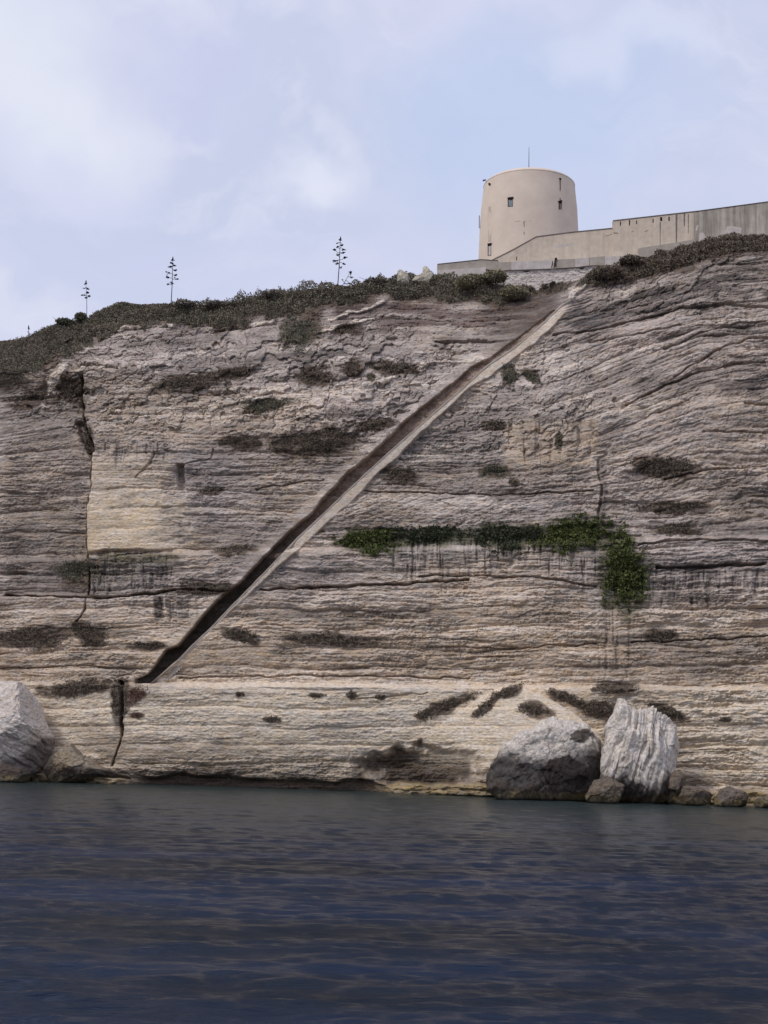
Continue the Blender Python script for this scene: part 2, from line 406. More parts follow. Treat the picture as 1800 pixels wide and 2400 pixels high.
gdep = np.interp(PX, [300, 400, 900, 1050, 1150, 1300, 1340], [1.3, 1.9, 1.4, 0.8, 0.5, 0.35, 0.0])
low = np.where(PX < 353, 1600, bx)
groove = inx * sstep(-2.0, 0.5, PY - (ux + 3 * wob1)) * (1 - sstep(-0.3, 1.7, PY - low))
dist_st = np.abs(PY - (bx + ux) / 2)
flat_st = inx * (1 - sstep(22, 60, dist_st)) * sstep(320, 400, PX)
sbx = np.interp(PX, SB[:, 0], SB[:, 1]) + np.interp(PX, [353, 500, 620, 900, 1300], [1, 2, 5, 9, 14])
strip = inx * sstep(-1, 1.5, PY - low) * (1 - sstep(-2, 2.5, PY - (sbx + 5 * wob1 * sstep(560, 800, PX)))) * sstep(353, 360, PX)
D_local = D.copy()
D = D * (1 - 0.75 * flat_st) + 0.2 * flat_st
D = D * (1 - strip) + strip * (0.30 + 0.05 * fbm(PX / 16, PY / 12, 6, 3))
D = np.where(groove > 0.01, D * (1 - groove) + groove * (-gdep + 0.22 * fbm(PX / 11, S / 6, 4, 4) + 0.3 * o2 * 0.5), D)

rimx = np.interp(PY, [1596, 1604, 1615, 1645, 1672, 1712, 1762, 1880], [1150, 1192, 1232, 1296, 1342, 1388, 1424, 1446]) + 3 * wob1
mtop = np.clip((PY - np.interp(PX, [900, 1030, 1130, 1190], [1760, 1700, 1630, 1600])) / 190, 0, 1)
mound = 3.4 * np.sqrt(mtop) * sstep(880, 1240, PX) * (1 - sstep(-4, 3, PX - rimx)) * sstep(-0.5, 0.3, Z)
rimv = np.exp(-((PX - rimx + 12) / 12.0) ** 2) * (mound > 0.2)
D = np.where(mound > 0.05, D * (0.45 + 0.55 * (1 - sstep(1140, 1200, PX))) + mound, D)
D *= sstep(-2.0, -1.0, Z) * 0.9 + 0.1
D *= 0.12 + 0.88 * sstep(0.0, 2.2, HX[None, :] - Z)
Y = Yb - D
# soften the top metre into the brow
print('relief', D.min(), D.max())

# ------------------------------------------------------------------ cliff colour
C_GREY = lin(150, 141, 137); C_TAN = lin(170, 153, 133); C_CREAM = lin(194, 182, 164); C_PINK = lin(160, 148, 139)
C_DARK = lin(74, 69, 68); C_BROWN = lin(76, 66, 58); C_EARTH = lin(90, 78, 69); C_WHITE = lin(205, 195, 184); C_OLIVE = lin(122, 108, 78); C_BLACK = lin(48, 45, 44)
C_STR = lin(186, 168, 147)
col = np.zeros(X.shape + (3,)); col[:] = C_GREY
def mixc(m, c, a=1.0):
    m = np.broadcast_to(m, X.shape)
    r = np.nonzero((m > 0).any(1))[0]; q = np.nonzero((m > 0).any(0))[0]
    if len(r) == 0: return
    sl = (slice(r[0], r[-1] + 1), slice(q[0], q[-1] + 1))
    col[sl] += (np.asarray(c) - col[sl]) * np.clip(m[sl] * a, 0, 1)[..., None]
mixc(sstep(1330, 1480, PY), C_TAN, 0.75)
mixc(sstep(1560, 1640, PY), C_CREAM, 0.8)
mixc(upR, C_PINK, 0.7)
mixc(sstep(-0.1, 0.5, fbm(PX / 330, PY / 160, 12, 3)), C_TAN, 0.55)
mixc(sstep(0.05, 0.5, fbm(PX / 180 + 30, PY / 90, 17, 4)), C_DARK, 0.35)
mixc(quar, lin(186, 170, 146), 0.85); mixc(tan_, C_TAN, 0.8); mixc(plain, C_WHITE, 0.30)
mixc(box(0, 205, 900, 1390, 12), C_DARK, 0.3)
mixc(box(600, 1250, 735, 800, 25), C_BROWN, 0.25)
mixc(box(780, 1300, 685, 772, 16) * (0.6 + 0.4 * sstep(-0.3, 0.2, fbm(PX / 60, S / 9, 4, 3))), lin(92, 78, 74), 0.9)
# strata tint, each bed its own tone
tint = 1 + 0.20 * o1 * calm + 0.16 * o2 + 0.14 * o3 + 0.10 * fbm(PX / 9, PY / 6, 15, 3)
dk = sstep(0.15, 0.75, vn(PX / 170, S / 11, 19)) * (0.22 + 0.22 * upR + 0.2 * sstep(1300, 1500, PX) * sstep(1200, 1300, PY))
mixc(dk * calm, C_DARK, 0.7)
lt = sstep(0.35, 0.8, vn(PX / 70 + 40, S / 7, 22)) * 0.45
mixc(lt * calm * (1 - 0.4 * upR), C_WHITE, 0.7)
mixc(rub * sstep(0.1, 0.6, wid), C_WHITE, 0.35)
mixc(rub * sstep(0.1, 0.7, widb), C_BROWN, 0.35)
for b_ in ((1300, 1560, 480, 14, 0), (1500, 1530, 320, 10, 0), (1250, 1500, 300, 9, 0), (800, 1340, 330, 12, 0), (100, 1340, 130, 30, 0), (90, 1240, 110, 18, 0), (90, 1130, 100, 22, 0), (700, 1440, 260, 10, 0),
           (1100, 1440, 300, 8, 0), (1600, 1400, 220, 10, 0), (500, 1350, 120, 20, 0), (300, 1480, 160, 8, 0), (1350, 1770, 300, 6, 0), (1100, 1300, 330, 10, 0), (660, 1180, 60, 20, 20), (520, 1240, 150, 9, 6),
           (700, 980, 240, 10, 6), (1250, 1150, 160, 12, 0), (1000, 1100, 60, 16, 0), (120, 960, 140, 16, 8), (100, 1010, 120, 10, 8), (600, 840, 300, 9, 5), (380, 800, 180, 9, 4), (760, 830, 200, 10, 6)):
    mixc(blob(*b_, 0.7, 0.7) * sstep(-0.45, 0.25, fbm(PX / 60, S / 6, 14, 3)), C_DARK, 0.48)
for b_ in ((900, 1590, 620, 7, 0), (500, 1575, 300, 6, 0), (1200, 1475, 300, 7, 0), (1100, 1400, 300, 8, 0), (260, 1430, 240, 8, 0), (1000, 1180, 170, 20, 0), (850, 1690, 330, 20, 0), (1650, 1460, 160, 10, 0), (1500, 960, 120, 14, 10),
           (1350, 850, 120, 20, 0), (1600, 800, 120, 10, 12), (980, 900, 90, 14, 0), (450, 960, 180, 12, 8), (700, 930, 160, 10, 6), (1000, 1060, 70, 18, 0)):
    mixc(blob(*b_, 0.7, 0.8) * sstep(-0.5, 0.2, fbm(PX / 60, S / 6, 20, 3)), C_WHITE, 0.45)
# upper right dark weathering
for b_ in ((1740, 645, 170, 50, 8), (1600, 715, 260, 16, 10), (1400, 760, 60, 30, 0), (1780, 900, 60, 20, 10), (1560, 690, 200, 22, 12), (1760, 880, 90, 40, 12), (1780, 770, 70, 16, 6), (1480, 880, 50, 45, 0), (1350, 745, 90, 26, 0), (1650, 780, 120, 12, 8),
           (1760, 1160, 90, 40, 0), (1700, 1240, 140, 30, 0), (1640, 1325, 170, 20, 0), (1600, 1500, 200, 14, 0), (1745, 1530, 90, 14, 0)):
    mixc(blob(*b_, 0.5, 0.6) * (0.35 + 0.65 * sstep(-0.4, 0.3, fbm(PX / 50, S / 7, 6, 4))), C_DARK, 0.85 if b_[1] < 760 else 0.6)
# run-off stains under ledges (mineral / algae)
vs = 0.5 + 0.5 * fbm(PX / 7, PY / 70, 20, 3)
for m in (mf1, mf2, mf3, mf4, mf6): mixc(m * sstep(0.35, 0.7, vs), C_DARK, 0.5)
mixc(mf1 + mf2, lin(135, 133, 130), 0.22)
mixc(mf5 * sstep(0.1, 0.5, fbm(PX / 14, PY / 40, 2, 3)), C_BROWN, 0.6)
mixc(box(1425, 1490, 1420, 1560, 16) * sstep(0.3, 0.8, vs), C_DARK, 0.3)
mixc(box(1405, 1420, 1080, 1230, 5), C_DARK, 0.5)
mixc(box(225, 420, 1296, 1320, 6), lin(80, 78, 52), 0.6)
mixc(box(360, 380, 1400, 1450, 3), C_BLACK, 0.7)
mixc(box(0, 540, 1378, 1394, 5), C_DARK, 0.4)  # overhang shadow above the long left crack, painted as a dark band
mixc(whm, C_WHITE, 0.75)
# low tide-line stains
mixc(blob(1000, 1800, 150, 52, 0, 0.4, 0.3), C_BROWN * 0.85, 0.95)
mixc(blob(480, 1760, 200, 22, 4, 0.5, 0.5), C_BROWN, 0.5); mixc(blob(640, 1790, 330, 26, 3, 0.5, 0.6), C_BROWN, 0.5)
mixc(blob(240, 1740, 70, 40, 0, 0.4, 0.5), C_BROWN, 0.45)
mixc(sstep(0.1, 0.6, mound) * (1 - sstep(1720, 1830, PY)), C_CREAM * 1.05, 0.6)
mixc(1 - sstep(1.0, 2.6, Z + 0.8 * fbm(PX / 60, PY / 30, 8, 3)), C_BROWN, 0.75)
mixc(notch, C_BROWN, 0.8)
mixc(np.maximum(shelfR, shelfL), C_OLIVE, 0.85)
mixc(1 - sstep(0.0, 0.25, Z), C_BLACK, 0.6)
# stair recess: overhang shadow painted into the brown rock, blacker low down
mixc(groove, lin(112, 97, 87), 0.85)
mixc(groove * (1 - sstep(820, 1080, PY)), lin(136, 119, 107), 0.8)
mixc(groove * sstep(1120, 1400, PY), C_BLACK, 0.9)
mixc(inx * (1 - groove) * sstep(1090, 1200, PX) * box(1100, 1330, 690, 840, 20) * (PY < bx), C_BROWN, 0.55)
mixc(strip, C_STR, 0.95)
mixc(inx * (1 - sstep(0, 40, np.abs(PY - bx - 24))) * sstep(980, 1150, PX) * (PY > bx), C_STR, 0.6)

# vegetation ground (roots and soil under the scrub): filled from the list below
SCRUB = [  # px, py, rx, ry, angle, height(m), kind, name, label, category
 (75, 1492, 85, 24, 3, .5, 'b', 'scrub_patch', 'brown scrub mat on the ledge above the pale boulder at the left edge'),
 (205, 1486, 46, 27, -25, .5, 'b', 'scrub_patch', 'humped dark scrub below the forked crack near the left edge'),
 (345, 1512, 45, 8, 0, .3, 'b', 'scrub_patch', 'thin flat scrub strip left of the stair foot'),
 (480, 1380, 75, 15, 2, .4, 'b', 'scrub_patch', 'dark scrub on the long crack where it meets the staircase'),
 (185, 1612, 92, 20, 8, .7, 'b', 'scrub_patch', 'large brown scrub cap beside the pale boulder and the lower cleft'),
 (280, 1650, 22, 60, 4, .6, 'b', 'scrub_patch', 'scrub tongue hanging down into the lower cleft'),
 (318, 1630, 26, 20, 20, .4, 'r', 'scrub_patch', 'reddish brown scrub tuft right of the lower cleft'),
 (318, 1678, 18, 7, 0, .3, 'r', 'scrub_patch', 'tiny red brown scrub clump below the tuft beside the cleft'),
 (565, 1492, 44, 16, -18, .5, 'b', 'scrub_patch', 'wedge of grey brown scrub just right of the lower stairs'),
 (775, 1499, 118, 15, -3, .4, 'b', 'scrub_patch', 'longest flat brown scrub streak on the lower cliff'),
 (563, 1628, 13, 6, 0, .25, 'b', 'scrub_tuft', 'small round tuft on the pale band below the stair foot'),
 (743, 1631, 20, 6, 0, .25, 'b', 'scrub_tuft', 'small flat tuft on the pale band left of two faint ones'),
 (636, 1686, 20, 7, 0, .25, 'b', 'scrub_tuft', 'lone tuft on the pale cliff foot with a white stone in it'),
 (822, 1630, 14, 9, 0, .25, 'b', 'scrub_tuft', 'faint mauve tuft in the middle of the pale band'),
 (890, 1634, 12, 7, 0, .25, 'b', 'scrub_tuft', 'faint tuft furthest right on the pale band'),
 (1192, 1622, 40, 13, 22, .3, 'b', 'scrub_patch', 'brown scrub on the crest of the sloping ledge behind the humped boulder'),
 (1140, 1655, 45, 11, 42, .3, 'b', 'scrub_patch', 'slanting brown scrub strip down the left of the sloping ledge'),
 (1252, 1664, 42, 16, -10, .3, 'b', 'scrub_patch', 'oval brown scrub right above the humped boulder'),
 (1035, 1660, 80, 15, 20, .4, 'b', 'scrub_patch', 'ragged scrub streak left of the sloping ledge crest'),
 (1440, 1615, 48, 12, 0, .5, 'b', 'scrub_patch', 'dark oval scrub clump above the upright slab boulder'),
 (1330, 1640, 55, 12, -22, .5, 'b', 'scrub_patch', 'scrub band following the right rim of the sloping ledge'),
 (1410, 1668, 55, 20, -8, .6, 'b', 'scrub_patch', 'dark scrub between the sloping ledge and the slab boulder'),
 (1570, 1672, 48, 14, -24, .5, 'b', 'scrub_patch', 'scrub behind the right shoulder of the slab boulder'),
 (1700, 1687, 18, 5, 0, .2, 'b', 'scrub_tuft', 'tiny tuft on the layered cliff foot near the right edge'),
 (1545, 1490, 44, 14, 0, .45, 'b', 'scrub_patch', 'grey brown scrub right of the foot of the green hanging bush'),
 (1588, 1189, 78, 15, 0, .45, 'b', 'scrub_patch', 'long oval brown scrub on the right cliff, upper of two close ones'),
 (1585, 1241, 52, 15, 0, .4, 'b', 'scrub_patch', 'smaller brown scrub on the right cliff, just under the long oval one'),
 (1555, 1095, 82, 24, -4, .55, 'b', 'scrub_patch', 'broad brown scrub mat on the right cliff beneath the arched strata'),
 (1157, 1102, 36, 18, 0, .4, 'g', 'scrub_patch', 'small dark green scrub on the bare face right of the stairs'),
 (938, 1113, 46, 20, 0, .45, 'b', 'scrub_patch', 'mauve brown scrub close below the middle of the staircase'),
 (1158, 996, 32, 13, 0, .35, 'b', 'scrub_patch', 'brown scrub streak at the head of the tan fluted face'),
 (1193, 880, 26, 22, 60, .4, 'g', 'scrub_patch', 'dark green scrub spilling over white stones right of the upper stairs'),
 (1245, 882, 24, 14, -30, .4, 'g', 'scrub_patch', 'second green scrub among white stones, farther from the stairs'),
 (1310, 1032, 9, 24, 0, .35, 'g', 'scrub_patch', 'slim upright green tuft on the tan fluted face'),
 (1206, 1130, 14, 10, 0, .3, 'b', 'scrub_tuft', 'little dark tuft under the green scrub on the bare face'),
 (740, 1040, 108, 36, 6, .6, 'b', 'scrub_patch', 'large dark scrub mat on the ledge left of the middle stairs'),
 (560, 1035, 52, 16, 0, .45, 'b', 'scrub_patch', 'brown scrub at the left end of the large ledge mat'),
 (880, 995, 46, 14, 8, .45, 'b', 'scrub_patch', 'scrub strip touching the staircase above its middle'),
 (180, 1340, 55, 30, 10, .5, 'g', 'scrub_patch', 'dull green scrub left of the fissure above the long crack'),
 (205, 1030, 14, 40, 8, .4, 'b', 'scrub_patch', 'brown scrub filling the top of the tall fissure'),
 (495, 1148, 30, 9, 12, .3, 'b', 'scrub_tuft', 'thin tuft on the tilted ledge right of the quarried face'),
 (550, 1290, 44, 12, 6, .35, 'b', 'scrub_patch', 'brown scrub left of the stairs level with the quarried face foot'),
 (440, 898, 70, 20, 4, .5, 'b', 'scrub_patch', 'brown scrub among rubble on the upper left slope'),
 (620, 950, 60, 18, 8, .5, 'g', 'scrub_patch', 'dull green scrub mat among pale rubble stones'),
 (540, 875, 60, 14, 4, .45, 'b', 'scrub_patch', 'scrub streak in the rubble right of the upper left mat'),
 (925, 862, 62, 16, -6, .5, 'b', 'scrub_patch', 'dark brown scrub beneath the thin white ledge line'),
 (825, 862, 26, 22, 0, .45, 'b', 'scrub_patch', 'round dark scrub clump in the middle of the rubble slope'),
 (735, 880, 40, 20, 0, .45, 'b', 'scrub_patch', 'brown scrub among large pale rubble blocks'),
 (700, 780, 48, 40, 20, .7, 'g', 'scrub_patch', 'green scrub tongue hanging from the brow over the upper slope'),
 (815, 772, 30, 14, 0, .4, 'b', 'scrub_patch', 'brown hump of scrub under the pale tilted slabs'),
 (165, 915, 36, 34, 0, .5, 'b', 'scrub_patch', 'dark scrub knob at the head of the tall fissure'),
 (70, 930, 60, 14, 10, .4, 'b', 'scrub_patch', 'scrub band at the left edge above the dark tilted strata'),
 (868, 884, 10, 12, 0, .3, 'g', 'scrub_tuft', 'tiny green tuft in the rubble below the dark clump'),
 (1395, 652, 46, 14, 20, .5, 'g', 'scrub_patch', 'green scrub below the right end of the block wall'),
 (1290, 678, 50, 12, 18, .4, 'b', 'scrub_patch', 'brown scrub below the white rubble masonry'),
]
hill = sstep(0, 1, 0) * 0
skyl = np.interp(PX, SKY[:, 0], SKY[:, 1])
band_w = np.interp(PX, [-100, 0, 140, 250, 420, 560, 700, 800, 900, 1050, 1180, 1240, 1300, 1800], [110, 120, 90, 62, 52, 62, 55, 45, 38, 50, 45, 10, 0, 0])
depth_b = PY - skyl
hillm = (1 - sstep(band_w * 0.8, band_w * 1.15 + 4, depth_b + 26 * wob1)) * (PX < 1260)
hillr = (1 - sstep(8, 30, depth_b + 18 * wob2 - np.interp(PX, [1380, 1500, 1620, 1800], [20, 26, 34, 22]))) * sstep(1370, 1420, PX)
mixc(np.maximum(hillm, hillr), C_EARTH, 0.9)
for s in SCRUB: mixc(blob(*s[:5], 0.45, 0.2), C_EARTH, 0.9)
GREENS = [  # px, py, rx, ry, ang, h, n, label
 (862, 1268, 78, 33, 0, 1.0, 'v', 'hanging_bush', 'leftmost green bush on the fluted ledge, nearest the stairs'),
 (1010, 1255, 112, 23, 2, .9, 'd', 'hanging_bush', 'dark middle stretch of bush along the top of the fluted ledge'),
 (1185, 1256, 90, 30, 0, 1.0, 'd', 'hanging_bush', 'dark green bush on the ledge between the middle stretch and the tall mass'),
 (1340, 1250, 100, 40, 0, 1.3, 'v', 'hanging_bush', 'bulky green bush at the right end of the fluted ledge'),
 (1462, 1340, 60, 96, 0, 1.5, 'v', 'hanging_bush', 'tall bright green bush trailing down the cliff at right'),
]
for s in GREENS: mixc(blob(*s[:5], 0.35, 0.3), lin(74, 74, 56), 0.9)
col *= (1.40 * np.clip(tint, 0.55, 1.45))[..., None] * np.array([1.055, 1.0, 0.925]) * (0.98 + 0.07 * sstep(1150, 1500, PY))[..., None]
mx_ = (strip * 0.9)[..., None]; col = col * (1 - mx_) + mx_ * lin(200, 184, 166) * (1 + 0.12 * fbm(PX / 8, PY / 8, 5, 3))[..., None]
col = col * (0.74 / np.maximum(col.max(-1), 0.74))[..., None]; col = np.maximum(col, 0.012)

# ------------------------------------------------------------------ cliff mesh incl. plateau
prow = []; pcol = []
for k, (dy, dz) in enumerate(((0.5, 0.12), (1.3, 0.2), (3, 0.2), (7, -0.1), (14, -0.6), (30, -2), (60, -4), (110, -8))):
    prow.append(np.stack([XS + 0.0, Y[-1] + dy + 0.0, HX + dz + 0.25 * vn(XS / 2 + k, XS * 0 + k, 3)], -1))
    pcol.append(np.tile(C_EARTH * 1.2, (len(XS), 1)))
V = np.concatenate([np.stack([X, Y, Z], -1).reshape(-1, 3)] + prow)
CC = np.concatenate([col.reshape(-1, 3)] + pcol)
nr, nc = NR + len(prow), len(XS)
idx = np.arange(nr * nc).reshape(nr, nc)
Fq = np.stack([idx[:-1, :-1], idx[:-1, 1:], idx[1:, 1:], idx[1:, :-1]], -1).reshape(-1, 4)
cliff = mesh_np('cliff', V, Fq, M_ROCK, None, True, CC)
tag(cliff, kind='structure')

XU = np.arange(-47, 44, 0.062)
def surfY(x, z):
    cx = np.interp(x, XS, np.arange(len(XS)))
    ci = np.clip(cx.astype(int), 0, len(XS) - 2); cf = cx - ci
    h = HX[ci] * (1 - cf) + HX[ci + 1] * cf
    r = np.clip((z + 2) / (h + 2), 0, 1) * (NR - 1); ri = np.clip(r.astype(int), 0, NR - 2)
    rf = r - ri
    return (Y[ri, ci] * (1 - rf) + Y[ri + 1, ci] * rf) * (1 - cf) + (Y[ri, ci + 1] * (1 - rf) + Y[ri + 1, ci + 1] * rf) * cf
def on_cliff(px, py):
    px = np.asarray(px, float); py = np.asarray(py, float)
    yy = np.full(px.shape, 152.0)
    for _ in range(14):
        p = at(px, py, yy); yy = 0.4 * yy + 0.6 * surfY(p[..., 0], p[..., 2])
    return at(px, py, yy)

# ------------------------------------------------------------------ foliage generator
PAL = {'b': (lin(108, 97, 85), lin(142, 130, 113)), 'r': (lin(118, 90, 79), lin(148, 122, 108)), 'g': (lin(102, 102, 86), lin(142, 138, 116)),
       'v': (lin(76, 84, 50), lin(124, 130, 78)), 'd': (lin(66, 70, 56), lin(94, 98, 74)), 'h': (lin(110, 104, 97), lin(156, 146, 130)), 'o': (lin(128, 122, 98), lin(168, 157, 132))}
def leaves(P, nrm, size, pal, jit=1.0, clump=None):
    """one small leaf-shaped quad per point"""
    n = len(P)
    a = rng.normal(size=(n, 3)); a += nrm * 0.5; a /= np.linalg.norm(a, axis=1)[:, None]
    b = np.cross(a, rng.normal(size=(n, 3))); b /= np.linalg.norm(b, axis=1)[:, None]
    s = size * (0.6 + 0.9 * rng.random(n))[:, None]
    a = a * s; b = b * s * 0.33
    V = np.stack([P, P + a * 0.45 + b, P + a, P + a * 0.45 - b], 1).reshape(-1, 3)
    F_ = np.arange(4 * n).reshape(n, 4)
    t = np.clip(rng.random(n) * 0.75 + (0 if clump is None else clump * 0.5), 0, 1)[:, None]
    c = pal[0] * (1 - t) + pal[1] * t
    return V, F_, np.repeat(c, 4, 0)
def patch(s, lk):
    px, py, rx, ry, ang, h, kind, name, label = s
    area = math.pi * rx * ry * 0.044 ** 2
    n = int(min(9000, max(260, area * lk)))
    r = np.sqrt(rng.random(n)); th = rng.random(n) * 2 * math.pi
    edge = 1 + 0.42 * vn(np.cos(th) * 1.6 + px, np.sin(th) * 1.6 + py, 3) + 0.25 * vn(np.cos(th) * 4 + px, np.sin(th) * 4 + py, 5) + 0.13 * rng.normal(size=n)
    u = r * np.cos(th) * rx * edge; v = r * np.sin(th) * ry * edge
    c, q = math.cos(math.radians(ang)), math.sin(math.radians(ang))
    X_ = px + u * c + v * q; Y_ = py - u * q + v * c
    gt = fbm(X_ / 13 + px, Y_ / 8, 9, 3, 0.6)
    kp = gt > (-0.55 if kind in 'vd' else -0.72) + 0.98 * r ** 2
    if kind in 'v' and ry > 60: kp &= gt > -0.8 + 1.15 * sstep(-0.3, 0.9, (Y_ - py) / ry)
    X_, Y_, r = X_[kp], Y_[kp], r[kp]; n = len(r)
    P = on_cliff(X_, Y_)
    lump = 0.5 + 0.5 * fbm(P[:, 0] * 1.6, P[:, 2] * 2.2, 6, 3)
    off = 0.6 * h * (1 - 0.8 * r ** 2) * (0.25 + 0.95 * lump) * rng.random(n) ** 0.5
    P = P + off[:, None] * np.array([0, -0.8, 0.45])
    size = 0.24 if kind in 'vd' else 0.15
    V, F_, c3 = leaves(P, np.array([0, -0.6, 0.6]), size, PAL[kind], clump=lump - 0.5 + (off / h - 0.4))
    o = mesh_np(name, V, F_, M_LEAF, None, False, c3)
    return o
for s in SCRUB:
    nm = s[7]
    tag(patch(s, 420), s[8], 'scrub' if nm == 'scrub_patch' else 'tuft', 'dry scrub clinging to the cliff ledges' if nm == 'scrub_patch' else 'small tufts on the cliff face')
for s in GREENS:
    tag(patch(s, 340), s[8], 'bush', 'green bushes hanging on the ledge')

# brow scrub: one ground cover
n = 105000
px = rng.random(n) * 1420 - 110
sk = np.interp(px, SKY[:, 0], SKY[:, 1]); bw = np.interp(px, [-100, 0, 140, 250, 420, 560, 700, 800, 900, 1050, 1180, 1240, 1300, 1800], [110, 120, 90, 62, 52, 62, 55, 45, 38, 50, 45, 10, 0, 0])
w1 = fbm(px / 30, sk / 30, 3, 3)
dep = rng.random(n) ** 1.1 * bw * 1.12
w_at = fbm(px / 30, (sk + dep) / 30, 3, 3)
keep = (dep + 26 * w_at < bw * 1.02) & (fbm(px / 16, (sk + dep) / 9, 12, 3) > -0.9 + 0.9 * (dep / bw))
px, sk, dep = px[keep], sk[keep], dep[keep]
P = on_cliff(px, sk + dep + 1)
lump = np.clip(0.5 + 0.8 * fbm(P[:, 0] * 0.9, P[:, 2] * 0.9, 6, 3), 0, 1)
bare = np.interp(px, [150, 215, 290, 370, 430], [1, 0.25, 0.2, 0.3, 1])
hh = (0.15 + 1.1 * lump ** 1.6) * bare * np.interp(px, [0, 60, 200, 400, 700, 1000], [0.4, 0.5, 0.9, 1.2, 1.1, 0.8])
off = hh * rng.random(len(px)) ** 0.5
P = P + off[:, None] * np.array([0, -0.25, 1.0])
kindm = rng.random(len(px)) < 0.5
V1, F1, c1 = leaves(P[kindm], np.array([0, -0.4, 0.7]), 0.19, (lin(112, 102, 92), lin(158, 144, 126)), clump=(lump - 0.5)[kindm] + 0.2)
V2, F2, c2 = leaves(P[~kindm], np.array([0, -0.4, 0.7]), 0.19, PAL['g'], clump=(lump - 0.6)[~kindm])
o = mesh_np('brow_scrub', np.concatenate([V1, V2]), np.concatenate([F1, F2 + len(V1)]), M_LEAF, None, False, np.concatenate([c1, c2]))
tag(o, 'low grey green scrub covering the brow of the cliff', 'scrub', kind='stuff')
# right brow scrub under the concrete wall
n = 30000
px = 1375 + rng.random(n) * 560
sk = np.interp(px, SKY[:, 0], SKY[:, 1]); bw = np.interp(px, [1375, 1420, 1500, 1620, 1800], [20, 44, 42, 48, 30])
dep = rng.random(n) * bw
P = on_cliff(px, sk + dep + 1)
lump = np.clip(0.5 + 0.8 * fbm(P[:, 0] * 0.8, P[:, 2] * 0.8, 6, 3), 0, 1)
P = P + ((0.1 + 0.75 * lump ** 1.5) * rng.random(n) ** 0.5)[:, None] * np.array([0, -0.25, 1.0])
V1, F1, c1 = leaves(P, np.array([0, -0.4, 0.7]), 0.19, PAL['b'], clump=lump - 0.5)
o = mesh_np('wall_foot_scrub', V1, F1, M_LEAF, None, False, c1)
tag(o, 'brown scrub covering the slope under the streaked concrete wall', 'scrub', kind='stuff')

# individual rounded bushes standing up on the brow
def bush(px, py, w, h, Yoff, kind, label, n=2600, group='bushes standing on the brow'):
    n = int(n * 0.8)
    c = on_cliff(np.array([px]), np.array([max(py, np.interp(px, SKY[:, 0], SKY[:, 1]) + 2)]))[0]
    sc = c[1] / F * 1.02
    base = at(px, py, c[1] + Yoff)
    W, Hh = w * sc / 2, h * sc
    u = rng.normal(size=(n, 3)); u /= np.linalg.norm(u, axis=1)[:, None]
    lob = 0.78 + 0.30 * fbm(u[:, 0] * 2.2 + px, u[:, 2] * 2.2 + u[:, 1] * 2, 5, 3)
    rr = lob * (0.55 + 0.45 * rng.random(n) ** 0.4)
    Pp = base + np.stack([u[:, 0] * W * rr, u[:, 1] * W * 0.8 * rr, Hh * 0.5 + u[:, 2] * Hh * 0.55 * rr], -1)
    V, F_, c3 = leaves(Pp, np.array([0, 0, 0.4]), 0.22, PAL[kind], clump=(lob - 0.8) * 2 + u[:, 2] * 0.1)
    o = empty('bush', base); tag(o, label, 'bush', group)
    mesh_np('foliage', V, F_, M_LEAF, o, False, c3)
    mb = MB()
    for k in range(5):
        a = rng.normal(size=3) * 0.25
        mb.tube([base + [0, 0, -0.2], base + [a[0] * W, a[1] * W, Hh * 0.35], base + [a[0] * 2.6 * W, a[1] * 2 * W, Hh * 0.75]], [0.05, 0.035, 0.015], 5)
    mb.build('stem', M_WOOD, o)
M_WOOD = mat_flat('dry_wood', lin(60, 54, 50), 0.9)
bush(1160, 660, 84, 24, -0.6, 'o', 'dull olive bush rising against the left end of the block wall')
bush(1205, 702, 84, 32, -0.8, 'o', 'wide olive bush in front of the white rubble masonry', 3600)
bush(1108, 676, 120, 32, -0.8, 'o', 'broad dark bush below the low grey parapet', 3600)
bush(1425, 655, 90, 32, -0.8, 'b', 'dark brown bush at the right end of the block wall', 3400)
bush(1480, 622, 66, 22, -0.6, 'b', 'smaller brown bush under the grey footing wall')
bush(150, 762, 50, 16, -0.3, 'g', 'low bush on the brow, left of the agave above the dark hump', 1400)
bush(188, 752, 34, 20, -0.3, 'g', 'small bush at the foot of the agave above the dark hump', 1400)
bush(430, 724, 60, 24, -0.3, 'h', 'spiky grey bush just right of the second agave', 1600)
bush(505, 722, 60, 18, -0.3, 'h', 'low grey bush between the second agave and the tallest one', 1500)
bush(640, 700, 70, 20, -0.3, 'h', 'grey rounded bush on the skyline half way to the tallest agave', 1700)
bush(880, 668, 60, 16, -0.3, 'h', 'low bush on the skyline left of the ruined stub', 1500)

# ------------------------------------------------------------------ staircase
M_STEP = mat_plaster('cut_limestone', lin(168, 158, 147), lin(188, 178, 166), 2.0, 0, 0.4)
def resample(pts, n):
    d = np.r_[0, np.cumsum(np.hypot(*np.diff(pts, axis=0).T))]
    t = np.linspace(0, d[-1], n)
    return np.stack([np.interp(t, d, pts[:, 0]), np.interp(t, d, pts[:, 1])], -1)
top = resample(LB, 260)
bots = np.stack([top[:, 0], np.interp(top[:, 0], SB[:, 0], SB[:, 1])], -1)
bots[:, 1] = np.maximum(bots[:, 1], top[:, 1] + 2)
wgt = np.clip(np.minimum(1, (1342 - top[:, 0]) / 60), 0.15, 1)
